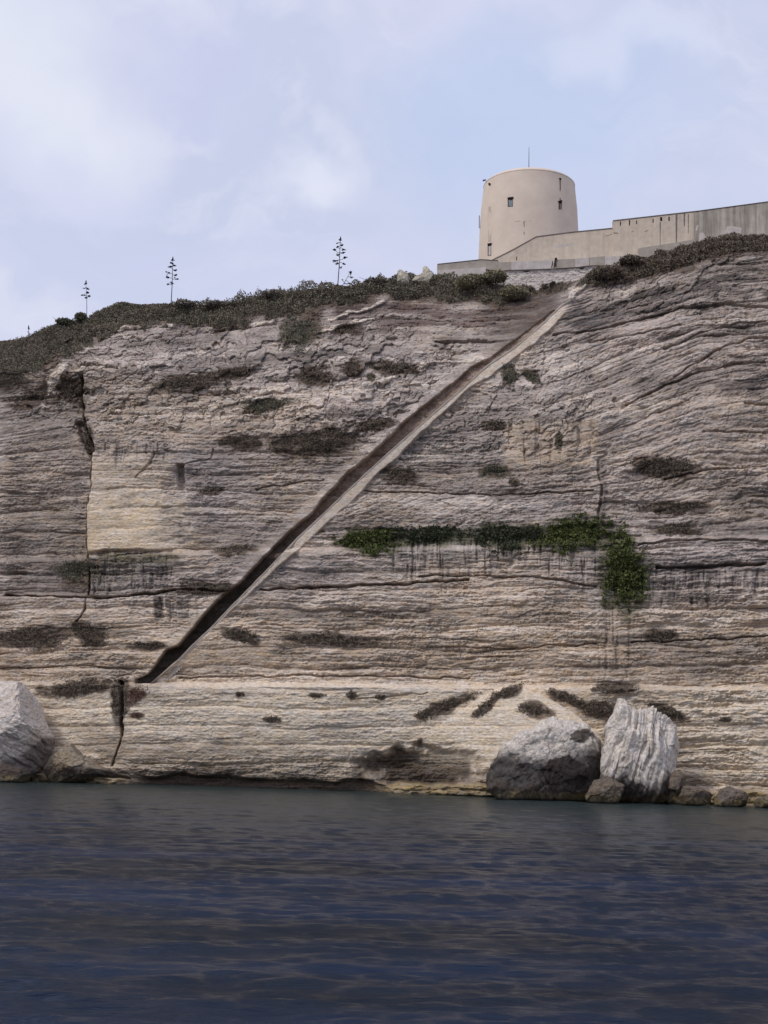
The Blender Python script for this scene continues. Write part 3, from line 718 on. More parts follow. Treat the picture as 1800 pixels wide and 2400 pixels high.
# a parapet strip: bottom edge meets the rock, upper edge stands just proud of it
Pt = on_cliff(top[:, 0], top[:, 1] + 5)
def smoothy(a, k=9): return np.convolve(np.pad(a, k // 2, 'edge'), np.ones(k) / k, 'valid')
yt = smoothy(Pt[:, 1]) - 0.10
T_out = at(top[:, 0], top[:, 1], yt)
lowpx = top[:, 0] + 1.0; lowpy = top[:, 1] + np.minimum(6, bots[:, 1] - top[:, 1])
yb = smoothy(on_cliff(lowpx, lowpy)[:, 1]) + 0.03
B_out = at(lowpx, lowpy, yb)
T_in = T_out + [0, 0.42, -0.02]; B_in = B_out + [0, 1.0, -0.1]
jag = 0.04 * fbm(np.arange(260) / 4.0, np.arange(260) * 0.0, 3, 3)
T_out[:, 2] += jag; T_in[:, 2] += jag
st = empty('staircase', T_out[0])
tag(st, 'long straight staircase cut diagonally up the limestone cliff with a pale parapet', 'staircase')
ring = np.stack([T_out, B_out, B_in, T_in], 1).reshape(-1, 3)
fs = []
for i in range(259):
    for k in range(4):
        a, b = i * 4 + k, i * 4 + (k + 1) % 4
        fs.append((a, b, b + 4, a + 4))
mesh_np('parapet', ring, fs, M_STEP, st)
mb = MB(); ns = 187
sp = resample(LB, ns + 1)
ys = np.interp(sp[:, 0], top[:, 0], yt)
for i in range(ns):
    p0 = at(sp[i, 0], sp[i, 1], ys[i] + 0.45); p1 = at(sp[i + 1, 0], sp[i + 1, 1], ys[i + 1] + 0.45)
    gd = float(np.interp(sp[i, 0], [300, 400, 900, 1050, 1150, 1300, 1340], [1.3, 1.8, 1.5, 1.1, 0.7, 0.5, 0.3]))
    z = p0[2] - 0.45; z0 = z - 0.8; dpt = max(0.3, gd - 0.3)
    q = [(p0[0], p0[1], z0), (p1[0] + 0.01, p1[1], z0), (p1[0] + 0.01, p1[1], z), (p0[0], p0[1], z)]
    mb.prism(q, [(a, b + dpt, c) for a, b, c in q])
mb.build('steps', M_STEP, st)

# ------------------------------------------------------------------ boulders
def boulder(name, outline, Yc, thick, colf, label, cat='boulder', group=None, strd=(0, 0), stra=0.0, rough=0.25, nu=340, nv=160, flat=1.0, seed=0, facets=7):
    o2 = np.array(outline, float)
    Pw = at(o2[:, 0], o2[:, 1], np.full(len(o2), float(Yc)))
    cx, cz = Pw[:, 0].mean(), Pw[:, 2].mean()
    th = np.arctan2(Pw[:, 2] - cz, Pw[:, 0] - cx); rr = np.hypot(Pw[:, 2] - cz, Pw[:, 0] - cx)
    od = np.argsort(th); th, rr = th[od], rr[od]
    T_ = np.concatenate([th - 2 * math.pi, th, th + 2 * math.pi]); R_ = np.tile(rr, 3)
    # densify straight edges between outline points in cartesian space
    tt = []; rz = []
    for i in range(len(T_) - 1):
        for f in np.linspace(0, 1, 10, endpoint=False):
            x_ = R_[i] * math.cos(T_[i]) * (1 - f) + R_[i + 1] * math.cos(T_[i + 1]) * f
            z_ = R_[i] * math.sin(T_[i]) * (1 - f) + R_[i + 1] * math.sin(T_[i + 1]) * f
            tt.append(T_[i] + (T_[i + 1] - T_[i]) * f); rz.append(math.hypot(x_, z_))
            a_ = math.atan2(z_, x_)
            while a_ < T_[i] - 0.001: a_ += 2 * math.pi
            while a_ > T_[i] + 2 * math.pi: a_ -= 2 * math.pi
            tt[-1] = min(max(a_, T_[i]), T_[i + 1])
    u = np.linspace(0, 2 * math.pi, nu, endpoint=False) - math.pi; v = np.linspace(0, math.pi, nv)
    U, Vv = np.meshgrid(u, v)
    R = np.interp(U, tt, rz)
    rho = np.sin(Vv) ** flat; yd = -np.cos(Vv)
    x = R * rho * np.cos(U); z = R * rho * np.sin(U); y = thick * np.sign(yd) * np.abs(yd) ** 0.8
    # rock noise on direction-based coordinates
    nx = x + 31.7 * seed; nz = z + 0.0
    f1_, f2_, wi = worley(nx / 1.3 + 0.3 * fbm(nx, nz, 2, 3), (nz + y * 0.5) / 1.1, 4)
    dd = rough * (0.7 * fbm(nx / 1.6, (nz + y) / 1.6, 5, 5, 0.55) + 0.35 * wi * (1 - flat * 0.5) + (0.25 if facets > 5 else 0.07) * (np.minimum(f2_ - f1_, 0.15) / 0.15 - 1))
    dd = dd + 0.10 * fbm(nx / 0.35, (nz + y * 0.7) / 0.35, 12, 4, 0.7)
    if stra:
        a_ = math.radians(strd); c_ = nx * math.cos(a_) + nz * math.sin(a_); e_ = -nx * math.sin(a_) + nz * math.cos(a_)
        q = fbm(c_ / 0.45 + 0.5 * fbm(nx / 2, nz / 2, 1, 2), e_ / 4.0, 7, 4, 0.6)
        dd = dd + stra * (q - 0.6 * (1 - sstep(0, 0.12, np.abs(fbm(c_ / 0.9, e_ / 6.0, 11, 2)))))
    nrm = np.stack([x / (R ** 2 + 1e-6) * R, y / thick * 1.0, z / (R ** 2 + 1e-6) * R], -1)
    nrm /= np.linalg.norm(nrm, axis=-1)[..., None] + 1e-9
    C0 = np.stack([x, y, z], -1)
    rf = np.random.default_rng(100 + seed)
    for q_ in range(facets):
        nn_ = rf.normal(size=3); nn_[1] = -abs(nn_[1]) * 1.3 - 0.3; nn_ /= np.linalg.norm(nn_)
        dot = C0 @ nn_; lim = dot.max() * rf.uniform(0.66, 0.84)
        C0 = C0 - np.maximum(0, dot - lim)[..., None] * nn_ * 0.88
    Pn = C0 + np.array([cx, Yc, cz]) + nrm * dd[..., None]
    Pn[0] = Pn[0].mean(0); Pn[-1] = Pn[-1].mean(0)
    ppx, ppy = project(Pn[..., 0], Pn[..., 1], Pn[..., 2])
    c = colf(ppx, ppy, Pn)
    idx = np.arange(nu * nv).reshape(nv, nu); nxt = np.roll(idx, -1, axis=1)
    Fq = np.stack([idx[:-1], nxt[:-1], nxt[1:], idx[1:]], -1).reshape(-1, 4)
    o = mesh_np(name, Pn.reshape(-1, 3), Fq, M_BOULD, None, True, c.reshape(-1, 3))
    return tag(o, label, cat, group)
def mixf(c, m, d): return c + (np.asarray(d) - c) * np.clip(m, 0, 1)[..., None]
def tide(c, P, h=1.5):
    c = mixf(c, (1 - sstep(h * 0.75, h * 1.3, P[..., 2] + 0.5 * fbm(P[..., 0] / 0.8, P[..., 2] / 0.8, 3, 3))) * 0.9, C_BROWN)
    c = mixf(c, (1 - sstep(0.55, 0.9, P[..., 2] + 0.2 * fbm(P[..., 0] / 0.8, P[..., 2], 4, 3))) * 0.8, C_OLIVE)
    return mixf(c, 1 - sstep(0.02, 0.25, P[..., 2]), C_BLACK)
def yon(px): return float(Y0(at(px, 1850, 150.0)[0]))
W_ROCK = lin(214, 200, 186)
def c_left(px, py, P):
    c = np.tile(W_ROCK, px.shape + (1,)) * (1 + 0.12 * fbm(P[..., 0], P[..., 2], 3, 4))[..., None]
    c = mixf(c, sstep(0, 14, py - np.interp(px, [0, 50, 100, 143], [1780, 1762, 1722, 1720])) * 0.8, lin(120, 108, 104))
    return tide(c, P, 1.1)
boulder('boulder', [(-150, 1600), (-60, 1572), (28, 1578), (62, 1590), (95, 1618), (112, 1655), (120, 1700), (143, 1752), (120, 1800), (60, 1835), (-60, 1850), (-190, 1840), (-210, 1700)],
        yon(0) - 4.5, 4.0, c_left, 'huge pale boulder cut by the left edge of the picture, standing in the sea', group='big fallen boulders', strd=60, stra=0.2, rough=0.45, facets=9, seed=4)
def c_l2(px, py, P):
    c = np.tile(lin(150, 134, 112), px.shape + (1,)) * (1 + 0.15 * fbm(P[..., 0] * 2, P[..., 2] * 2, 3, 4))[..., None]
    return tide(c, P, 1.6)
boulder('boulder', [(112, 1780), (140, 1756), (166, 1742), (190, 1768), (240, 1798), (310, 1824), (280, 1840), (110, 1840), (95, 1800)],
        yon(190) - 1.6, 2.2, c_l2, 'low tan rock wedged between the pale left boulder and the cleft', group='low rocks at the waterline', rough=0.4, seed=3)
boulder('boulder', [(-20, 1795), (20, 1790), (62, 1800), (78, 1818), (60, 1835), (-30, 1836)],
        yon(20) - 8.6, 1.2, lambda px, py, P: tide(np.tile(lin(84, 74, 66), px.shape + (1,)), P, 0.8), 'small dark brown rock in front of the pale left boulder', group='low rocks at the waterline', rough=0.25, seed=5, nu=120, nv=60)

def c_round(px, py, P):
    c = np.tile(lin(208, 197, 184), px.shape + (1,)) * (1 + 0.22 * fbm(P[..., 0] * 3, P[..., 2] * 1.5, 3, 4))[..., None]
    w_ = 10 * fbm(px / 10, py / 22, 3, 3)
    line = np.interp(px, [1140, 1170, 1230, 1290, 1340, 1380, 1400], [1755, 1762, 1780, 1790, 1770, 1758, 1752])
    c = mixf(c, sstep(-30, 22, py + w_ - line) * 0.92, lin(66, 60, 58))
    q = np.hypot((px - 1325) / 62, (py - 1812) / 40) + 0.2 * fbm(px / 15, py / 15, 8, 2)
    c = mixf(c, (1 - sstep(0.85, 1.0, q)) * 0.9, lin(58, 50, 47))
    q = np.hypot((px - 1362) / 30, (py - 1725) / 16) + 0.4 * fbm(px / 12, py / 12, 8, 2)
    c = mixf(c, (1 - sstep(0.85, 1.0, q)) * 0.9, C_BROWN * 1.2)
    return tide(c, P, 1.2)
boulder('boulder', [(1140, 1850), (1152, 1790), (1178, 1750), (1225, 1712), (1270, 1688), (1285, 1680), (1330, 1688), (1375, 1702), (1402, 1735), (1412, 1790), (1405, 1850), (1370, 1885), (1180, 1885)],
        yon(1280) - 4.9, 3.0, c_round, 'humped boulder with a pale grey top and near black lower half', group='big fallen boulders', strd=25, stra=0.16, rough=0.55, seed=11, facets=2)
def c_slab(px, py, P):
    c = np.tile(lin(212, 200, 186), px.shape + (1,)) * (1 + 0.25 * fbm(P[..., 0] * 2.4 - P[..., 2] * 1.2, P[..., 2] * 0.5, 3, 4))[..., None]
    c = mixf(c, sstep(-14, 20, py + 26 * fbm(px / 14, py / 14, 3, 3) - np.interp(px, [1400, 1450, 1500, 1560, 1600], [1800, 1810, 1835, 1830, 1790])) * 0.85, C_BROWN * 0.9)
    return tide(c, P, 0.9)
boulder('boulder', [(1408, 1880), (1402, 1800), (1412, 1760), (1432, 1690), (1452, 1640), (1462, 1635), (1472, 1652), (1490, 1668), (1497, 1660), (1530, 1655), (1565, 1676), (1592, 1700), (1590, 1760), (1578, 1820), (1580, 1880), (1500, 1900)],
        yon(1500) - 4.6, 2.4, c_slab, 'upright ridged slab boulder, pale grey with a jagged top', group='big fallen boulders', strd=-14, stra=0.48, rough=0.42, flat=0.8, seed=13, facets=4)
small = [([(1590, 1850), (1610, 1840), (1650, 1848), (1672, 1862), (1665, 1885), (1600, 1888)], 'brown rock at the water just right of the slab boulder'),
         ([(1668, 1870), (1680, 1855), (1712, 1846), (1745, 1856), (1765, 1870), (1755, 1890), (1680, 1892)], 'peaked dark rock in the middle of the right shore rocks'),
         ([(1762, 1880), (1785, 1868), (1830, 1868), (1850, 1885), (1830, 1898), (1770, 1898)], 'low rock at the right edge of the waterline'),
         ([(1570, 1820), (1585, 1808), (1605, 1815), (1608, 1840), (1590, 1860), (1565, 1850)], 'small dark rock leaning on the slab boulder foot'),
         ([(1370, 1860), (1390, 1830), (1425, 1822), (1462, 1840), (1468, 1875), (1440, 1892), (1380, 1890)], 'brown rock wedged at the water between the two right boulders')]
for k, (ol, lb) in enumerate(small):
    cxp = np.mean([p[0] for p in ol])
    boulder('boulder', ol, yon(cxp) - 5.2 - (2.2 if k == 4 else 0), 1.3, lambda px, py, P: tide(np.tile(lin(112, 99, 86), px.shape + (1,)) * (1 + 0.25 * fbm(P[..., 0] * 3, P[..., 2] * 3, 3, 4))[..., None], P, 0.75),
            lb, group='low rocks at the waterline', rough=0.3, nu=120, nv=60, seed=20 + k)

# ------------------------------------------------------------------ fort: walls and tower
M_PLAS = mat_plaster('beige_render', lin(218, 200, 182), lin(228, 211, 193), 0.5, 0, 0.08)
M_WALLP = mat_plaster('weathered_render', lin(204, 188, 169), lin(220, 205, 186), 1.4, 0.18, 0.3)
M_GREYW = mat_plaster('grey_render', lin(164, 155, 143), lin(184, 174, 162), 1.4, 0.15, 0.2)
M_CONC = mat_plaster('streaked_concrete', lin(176, 167, 153), lin(200, 190, 175), 0.8, 0.7, 0.25)
M_WHT = mat_plaster('whitewash', lin(190, 180, 172), lin(212, 203, 196), 1.5, 0.1, 0.2)
M_RUB = mat_plaster('rubble_masonry', lin(200, 190, 180), lin(222, 213, 204), 3.5, 0, 0.5, 0.45)
M_DARK = mat_flat('dark_opening', lin(58, 50, 48), 0.9)
M_GLASS = mat_flat('window_pane', lin(132, 140, 142), 0.35, 0.15)
M_COP = mat_flat('coping', lin(120, 110, 104), 0.9)
M_METAL = mat_flat('antenna_metal', lin(70, 70, 76), 0.5)

def wall(name, tops, bots, mat, parent, thick=0.7, coping=0.0):
    """tops / bots: lists of (px, py, Y); a real wall with thickness"""
    Tw = [at(a, b, y) for a, b, y in tops]; Bw = [at(a, b, y) for a, b, y in bots]
    mb = MB()
    poly = Tw + Bw[::-1]
    mb.prism(poly, [p + np.array([0, thick, 0]) for p in poly])
    o = mb.build(name, mat, parent)
    cobj = None
    if coping:
        mc = MB()
        e = np.array([0, -0.07, 0])
        lo = [p + e + np.array([0, 0, 0.003]) for p in Tw]; hi = [p + np.array([0, 0, coping]) for p in lo]
        poly = hi + lo[::-1]
        mc.prism(poly, [p + np.array([0, thick + 0.14, 0]) for p in poly])
        cobj = mc.build('coping', M_COP, parent)
    return o
YW = 178.0
def wy(px): return YW - 0.012 * (px - 1200)          # wall line recedes a little to the left
# upper ramp wall
rw = empty('ramp_wall', at(1280, 640, wy(1280)))
tag(rw, 'beige rendered wall whose top ramps up in front of the round tower', 'wall')
tp = [(1122, 627), (1150, 612), (1200, 587), (1256, 556), (1262, 555), (1340, 545), (1437, 535.5)]
wall('wall_face', [(a, b, wy(a)) for a, b in tp], [(1122, 690, wy(1122)), (1200, 700, wy(1200)), (1437, 690, wy(1437))], M_WALLP, rw, 0.8, 0.09)
def decal(name, poly, Yf, depth, mat, parent):
    P_ = [at(a, b, Yf(a)) for a, b in poly]
    mb = MB(); mb.prism([p + np.array([0, -0.012, 0]) for p in P_], [p + np.array([0, depth, 0]) for p in P_]); return mb.build(name, mat, parent)
decal('repair_patch', [(1301, 578), (1320, 572), (1336, 571), (1339, 567), (1342, 577), (1338, 576), (1322, 577), (1305, 581)], wy, 0.05, M_WHT, rw)
decal('crack', [(1210, 601), (1212, 601), (1212, 610), (1210, 610)], wy, 0.05, M_DARK, rw)
# stepped wall, beige part with drain slots
sw = empty('stepped_wall', at(1530, 620, wy(1530) - 0.4))
tag(sw, 'beige wall stepping up right of the ramp, pierced by a row of dark drain slots', 'wall')
wyb = lambda a: wy(a) - 0.35
wall('wall_face', [(1437, 518, wyb(1437)), (1530, 507.5, wyb(1530)), (1627, 496.5, wyb(1627))], [(1437, 690, wyb(1437)), (1627, 640, wyb(1627))], M_WALLP, sw, 0.8, 0.09)
for (a, b, h, w) in ((1453, 519, 10, 2.4), (1474, 516, 12, 2.8), (1491, 517, 8, 2.2), (1529.5, 513, 9, 2.4), (1547, 509, 9, 5.0), (1566.5, 508, 10, 3.0)):
    decal('drain_slot', [(a, b), (a + w, b), (a + w, b + h), (a, b + h)], wyb, 0.05, M_DARK, sw)
M_STAIN = mat_flat('run_off_stain', lin(124, 118, 114), 0.9)
for (a, b, h, w) in ((1546, 520, 56, 2.6), (1583, 503, 66, 5), (1602, 500, 30, 4), (1612, 502, 45, 2.5)):
    decal('water_stain', [(a, b), (a + w, b), (a + w * 0.7, b + h), (a + w * 0.2, b + h)], wyb, 0.05, M_STAIN, sw)
M_CRK = mat_flat('hairline_crack', lin(120, 104, 94), 0.9)
for pl in ([(1438, 545), (1448, 545.5), (1449, 547), (1438, 547)], [(1479, 543), (1486, 541.5), (1486, 542.6), (1479, 544.2)], [(1511, 543), (1519, 539), (1519.6, 540), (1511, 544.2)], [(1418, 553), (1434, 549), (1434, 550), (1418, 554)]):
    decal('crack', pl, (wyb if pl[0][0] > 1437 else wy), 0.05, M_CRK, sw if pl[0][0] > 1437 else rw)
# streaked concrete wall
cw = empty('concrete_wall', at(1720, 600, wy(1720) - 0.7))
tag(cw, 'tall grey concrete wall with dark vertical streaks running off the right edge', 'wall')
wyc = lambda a: wy(a) - 0.5
wall('wall_face', [(1627.5, 496.5, wyc(1627)), (1800, 473.5, wyc(1800)), (1990, 448, wyc(1990))], [(1627.5, 640, wyc(1627)), (1990, 640, wyc(1990))], M_CONC, cw, 0.9, 0.08)
for pl in ([(1638, 560), (1640, 546), (1648, 545), (1655, 556), (1650, 566), (1640, 570)], [(1630, 540), (1633, 527), (1637, 528), (1634, 541)],
           [(1686, 548), (1700, 543), (1704, 531), (1716, 530), (1738, 534), (1736, 548), (1712, 546), (1690, 550)]):
    decal('bare_plaster_patch', pl, wyc, 0.05, M_WHT, cw)
# block retaining wall and rubble masonry below it
bw_ = empty('block_wall', at(1300, 640, wy(1300) - 1.5))
tag(bw_, 'low retaining wall of alternating white and grey blocks below the ramp wall', 'wall')
wyd = lambda a: wy(a) - 1.2
edge_t = lambda a: np.interp(a, [1168, 1198, 1298, 1348, 1381, 1418, 1478], [614.5, 614, 608.5, 606.5, 603.5, 600.5, 600])
edge_b = lambda a: np.interp(a, [1168, 1198, 1298, 1348, 1381, 1418, 1478], [634, 632.5, 629, 626, 622, 621.5, 622])
for i, (a, b, m) in enumerate(((1168, 1197.6, M_GREYW), (1198, 1297, M_WHT), (1300, 1347.6, M_GREYW), (1348, 1380.6, M_WHT), (1381, 1417.6, M_GREYW), (1418, 1452.6, M_WHT), (1453, 1484, M_GREYW))):
    off = -0.06 if m is M_WHT else 0
    y_ = lambda q: wyd(q) + off
    wall('block', [(a, edge_t(a), y_(a)), (b, edge_t(b), y_(b))], [(a, edge_b(a), y_(a)), (b, edge_b(b), y_(b))], m, bw_, 1.0)
decal('drain_pipe', [(1300, 605), (1305, 603), (1306, 608), (1303, 612), (1303, 624), (1300.5, 624)], lambda q: wyd(q) - 0.12, 0.1, M_DARK, bw_)
decal('crack', [(1294, 613), (1296, 611), (1295.5, 622), (1293, 629), (1292, 628)], lambda q: wyd(q) - 0.06, 0.1, M_DARK, bw_)
rm = empty('rubble_wall', at(1270, 690, wy(1270) - 1.5))
tag(rm, 'whitish rough rubble masonry carrying the block wall above the stair head', 'wall')
wye = lambda a: wy(a) - 0.95
# rough face: displaced grid
gx = np.linspace(1165, 1482, 200); gt = np.linspace(0, 1, 60)
GX, GT = np.meshgrid(gx, gt)
gtop = np.interp(gx, [1165, 1198, 1298, 1348, 1381, 1482], [633, 632, 628.5, 625.5, 621.5, 621.5])
gbot = np.interp(gx, [1165, 1200, 1260, 1340, 1420, 1482], [700, 705, 710, 700, 670, 650])
GY = gtop[None] * (1 - GT) + gbot[None] * GT
f1_, f2_, w_ = worley(GX / 7, GY / 5, 3)
rel = 0.05 * w_ + 0.08 * (np.minimum(f2_ - f1_, 0.2) / 0.2 - 1) + 0.15 * fbm(GX / 30, GY / 20, 4, 3)
rel -= 0.8 * ((np.hypot((GX - 1234) / 9, (GY - 634) / 3.5) < 1) | (np.hypot((GX - 1363) / 6, (GY - 627) / 4) < 1))
P = at(GX, GY, wye(GX) - rel)
ix = np.arange(GX.size).reshape(GX.shape)
Fq = np.stack([ix[:-1, :-1], ix[1:, :-1], ix[1:, 1:], ix[:-1, 1:]], -1).reshape(-1, 4)
b1 = P[0] + [0, 1.1, 0]; Vv = np.concatenate([P.reshape(-1, 3), b1, P[-1] + [0, 1.1, 0]])
n0 = GX.size; m_ = len(gx); k_ = np.arange(m_ - 1)
Fq = np.concatenate([Fq, np.stack([k_, k_ + 1, n0 + k_ + 1, n0 + k_], -1), np.stack([n0 + k_, n0 + k_ + 1, n0 + m_ + k_ + 1, n0 + m_ + k_], -1)])
mesh_np('masonry', Vv, Fq, M_RUB, rm, False)
# low grey parapet to the left
lp = empty('parapet_wall', at(1080, 650, 177.5))
tag(lp, 'low grey parapet wall reaching left from the foot of the round tower', 'wall')
wyf = lambda a: wy(a) - 0.8
wall('wall_face', [(1025, 619.5, wyf(1025)), (1128, 608.5, wyf(1128)), (1168, 611, wyf(1168))], [(1025, 636, wyf(1025)), (1128, 630, wyf(1128)), (1168, 634, wyf(1168))], M_GREYW, lp, 0.8, 0.05)
wall('plinth', [(1025, 633, wyf(1025) - 0.25), (1070, 631, wyf(1070) - 0.25), (1139, 626, wyf(1139) - 0.25)], [(1025, 680, wyf(1025) - 0.25), (1139, 690, wyf(1139) - 0.25)], M_WHT, lp, 0.24)
# footing wall, right
fw = empty('footing_wall', at(1560, 600, wy(1560) - 1))
tag(fw, 'low grey footing wall along the base of the stepped wall', 'wall')
wyg = lambda a: wy(a) - 1.0
wall('wall_face', [(1497, 581.5, wyg(1497)), (1560, 572, wyg(1560)), (1627, 561, wyg(1627))], [(1497, 660, wyg(1497)), (1627, 640, wyg(1627))], M_GREYW, fw, 0.6)
wall('stub', [(1470, 604, wyg(1470)), (1482, 597, wyg(1482)), (1496.6, 593, wyg(1496))], [(1470, 660, wyg(1470)), (1496.6, 660, wyg(1496))], M_WALLP, fw, 0.5)
# terrace fill behind the walls
tb = MB()
q = [at(1000, 640, 179.5), at(2000, 560, 171)]
# ruined stubs
for (ol, lb) in (([(930, 665), (932, 634), (935, 630), (940, 631), (950, 640), (958, 646), (966, 655), (966, 670), (930, 672)], 'left pointed stub of ruined masonry on the skyline'),
                 ([(962, 665), (970, 650), (990, 640), (991, 626), (996, 621), (1003, 628), (1014, 638), (1020, 645), (1028, 662), (1020, 672), (965, 672)], 'right pointed stub of ruined masonry beside the grey parapet')):
    boulder('ruined_stub', ol, 172.5, 0.8, lambda px, py, P: np.tile(lin(186, 176, 156), px.shape + (1,)) * (1 + 0.3 * fbm(P[..., 0] * 2, P[..., 2] * 2, 3, 4))[..., None],
            lb, 'ruin', 'ruined masonry stubs on the skyline', rough=0.15, nu=140, nv=50, seed=2)

# tower
YT = 190.0
cL = at(1122, 600, YT); cR = at(1356, 600, YT); tc = (cL + cR) / 2; R0 = (cR[0] - cL[0]) / 2
zb = tc[2] - 4
def zAt(py): return at(1240, py, YT)[2]
R1 = (at(1345, 440, YT)[0] - at(1131, 440, YT)[0]) / 2
zr = zAt(438)
prof = [(R0 * 1.01, zb), (R0, tc[2]), (R0 * 0.985, tc[2] + (zr - tc[2]) * 0.35), (R0 * 0.965, tc[2] + (zr - tc[2]) * 0.65), (R1 * 1.005, zr - 0.9), (R1 * 0.992, zr), (R1 * 0.95, zr + 0.28),
        (R1 * 0.88, zr + 0.52), (R1 * 0.75, zr + 0.78), (R1 * 0.5, zr + 1.0), (0.05, zr + 1.1)]
tw = empty('round_tower', (tc[0], YT, tc[2] - 3))
tag(tw, 'squat round beige tower with a rounded top behind the ramp wall', 'tower')
cut = math.radians(0)
nseg = 128
V = []; 
zsamp = []
for i in range(len(prof) - 1):
    r0, z0 = prof[i]; r1, z1 = prof[i + 1]; kk = 5 if i < 5 else 3
    for k in range(kk): f = k / kk; zsamp.append((r0 + (r1 - r0) * f, z0 + (z1 - z0) * f))
zsamp.append(prof[-1])
for r, z in zsamp:
    for k in range(nseg):
        t = 2 * math.pi * k / nseg
        V.append((tc[0] + r * math.cos(t), YT + r * math.sin(t), z))
Fq = [(i * nseg + k, i * nseg + (k + 1) % nseg, (i + 1) * nseg + (k + 1) % nseg, (i + 1) * nseg + k) for i in range(len(zsamp) - 1) for k in range(nseg)]
kw = 25                                     # rings of the wall; the rest is the shallow dome of the roof
mesh_np('tower_wall', V[:(kw + 1) * nseg], Fq[:kw * nseg], M_PLAS, tw, True)
Vr = [((x - tc[0]) * 1.006 + tc[0], (y - YT) * 1.006 + YT, z + 0.005) for x, y, z in V[kw * nseg:]]
Fr = [tuple(i - kw * nseg for i in f) for f in Fq[kw * nseg:]]
nl = len(Vr)
Vr += [(x, y, z - 0.10) for x, y, z in Vr[:nseg]]
Fr += [(nl + k, nl + (k + 1) % nseg, (k + 1) % nseg, k) for k in range(nseg)]
mesh_np('roof', Vr, Fr, M_PLAS, tw, False)
def rad_at(z):
    pr = np.array(prof); return float(np.interp(z, pr[:6, 1], pr[:6, 0]))
def on_tower(px, py, off=0.0):
    y = YT - R0
    for _ in range(12):
        p = at(px, py, y); r = rad_at(p[2]) + off; dx = p[0] - tc[0]
        y = YT - math.sqrt(max(0.01, r * r - dx * dx))
    return at(px, py, y)
def tpatch(name, poly, mat, off_out=0.03, parent=tw, inn=0.25):
    fr = [on_tower(a, b, off_out) for a, b in poly]; bk = [on_tower(a, b, -inn) for a, b in poly]
    mb = MB(); mb.prism(fr, bk); return mb.build(name, mat, parent)
def window(x0, y0, x1, y1, glass):
    tpatch('window', [(x0, y0), (x1, y0 - 1.5), (x1, y1), (x0, y1 + 1)], M_DARK, 0.02)
    w = [o for o in tw.children if o.name.startswith('window')][-1]
    if glass:
        tpatch('pane', [(x0 + 2, y0 + 5), (x1 - 0.7, y0 + 5), (x1 - 1, y1 - 0.6), (x0 + 2, y1)], glass, 0.05, w)
        for c in w.children: pass
    # drip lip above the opening
    tpatch('lintel', [(x0 - 0.8, y0 - 1.2), (x1 + 0.8, y0 - 3.2), (x1 + 0.8, y0 + 0.2), (x0 - 0.8, y0 + 1.5)], M_DARK, 0.12, w)
window(1190, 464, 1202, 484, M_GLASS)
window(1309.5, 472, 1317, 490, mat_flat('window_pane_shaded', lin(140, 124, 112), 0.6, 0.2))
tpatch('slot', [(1311, 417), (1315.5, 418), (1315, 421), (1314.2, 424), (1314.0, 471), (1311.6, 471), (1311.8, 424)], mat_flat('slot_dark', lin(104, 86, 78), 0.9), 0.02)  # thin dark brown strip along the vertical chase
tpatch('slot_cap', [(1310.5, 416.8), (1315.8, 417.4), (1315.6, 421), (1311, 420.5)], M_DARK, 0.06)
window(1143, 572, 1151, 599, M_WHT)
tpatch('vent', [(1144.5, 429), (1147.5, 428.3), (1150, 430.5), (1149.5, 434), (1146.5, 435), (1144.3, 432.5)], M_DARK, 0.05)
tpatch('spout', [(1131, 421.5), (1139, 420), (1139, 423), (1132, 425.5)], M_DARK, 0.18)
M_FADE = mat_plaster('faded_render', lin(188, 174, 156), lin(204, 188, 168), 2.5, 0, 0.08)
tpatch('faded_strip', [(1145, 484), (1150.5, 484), (1151, 566), (1144, 566)], M_FADE, 0.015)
tpatch('crack', [(1227, 519), (1245, 517.3), (1245, 518), (1229, 519.6), (1229.3, 532), (1228, 532)], M_CRK, 0.012)
tpatch('crack', [(1207, 519.4), (1219, 517.6), (1219, 518.2), (1207, 520)], M_CRK, 0.012)
tpatch('crack', [(1227.5, 543), (1229, 543), (1229, 550), (1228, 551)], M_DARK, 0.012)
tpatch('ledge_shadow_strip', [(1122.5, 505), (1124.5, 505), (1124, 535), (1122.2, 535)], M_COP, 0.12)
# antenna: stands near the front rim
ap = at(1239.5, 393, YT - R1 * 0.6)
atop = at(1239.2, 345, YT - R1 * 0.6)
mb = MB(); mb.tube([ap + [0, 0, -0.3], ap + [0, 0, 1.2], [ap[0], ap[1], atop[2]]], [0.05, 0.04, 0.025], 6)
mb.build('antenna', M_METAL, tw)

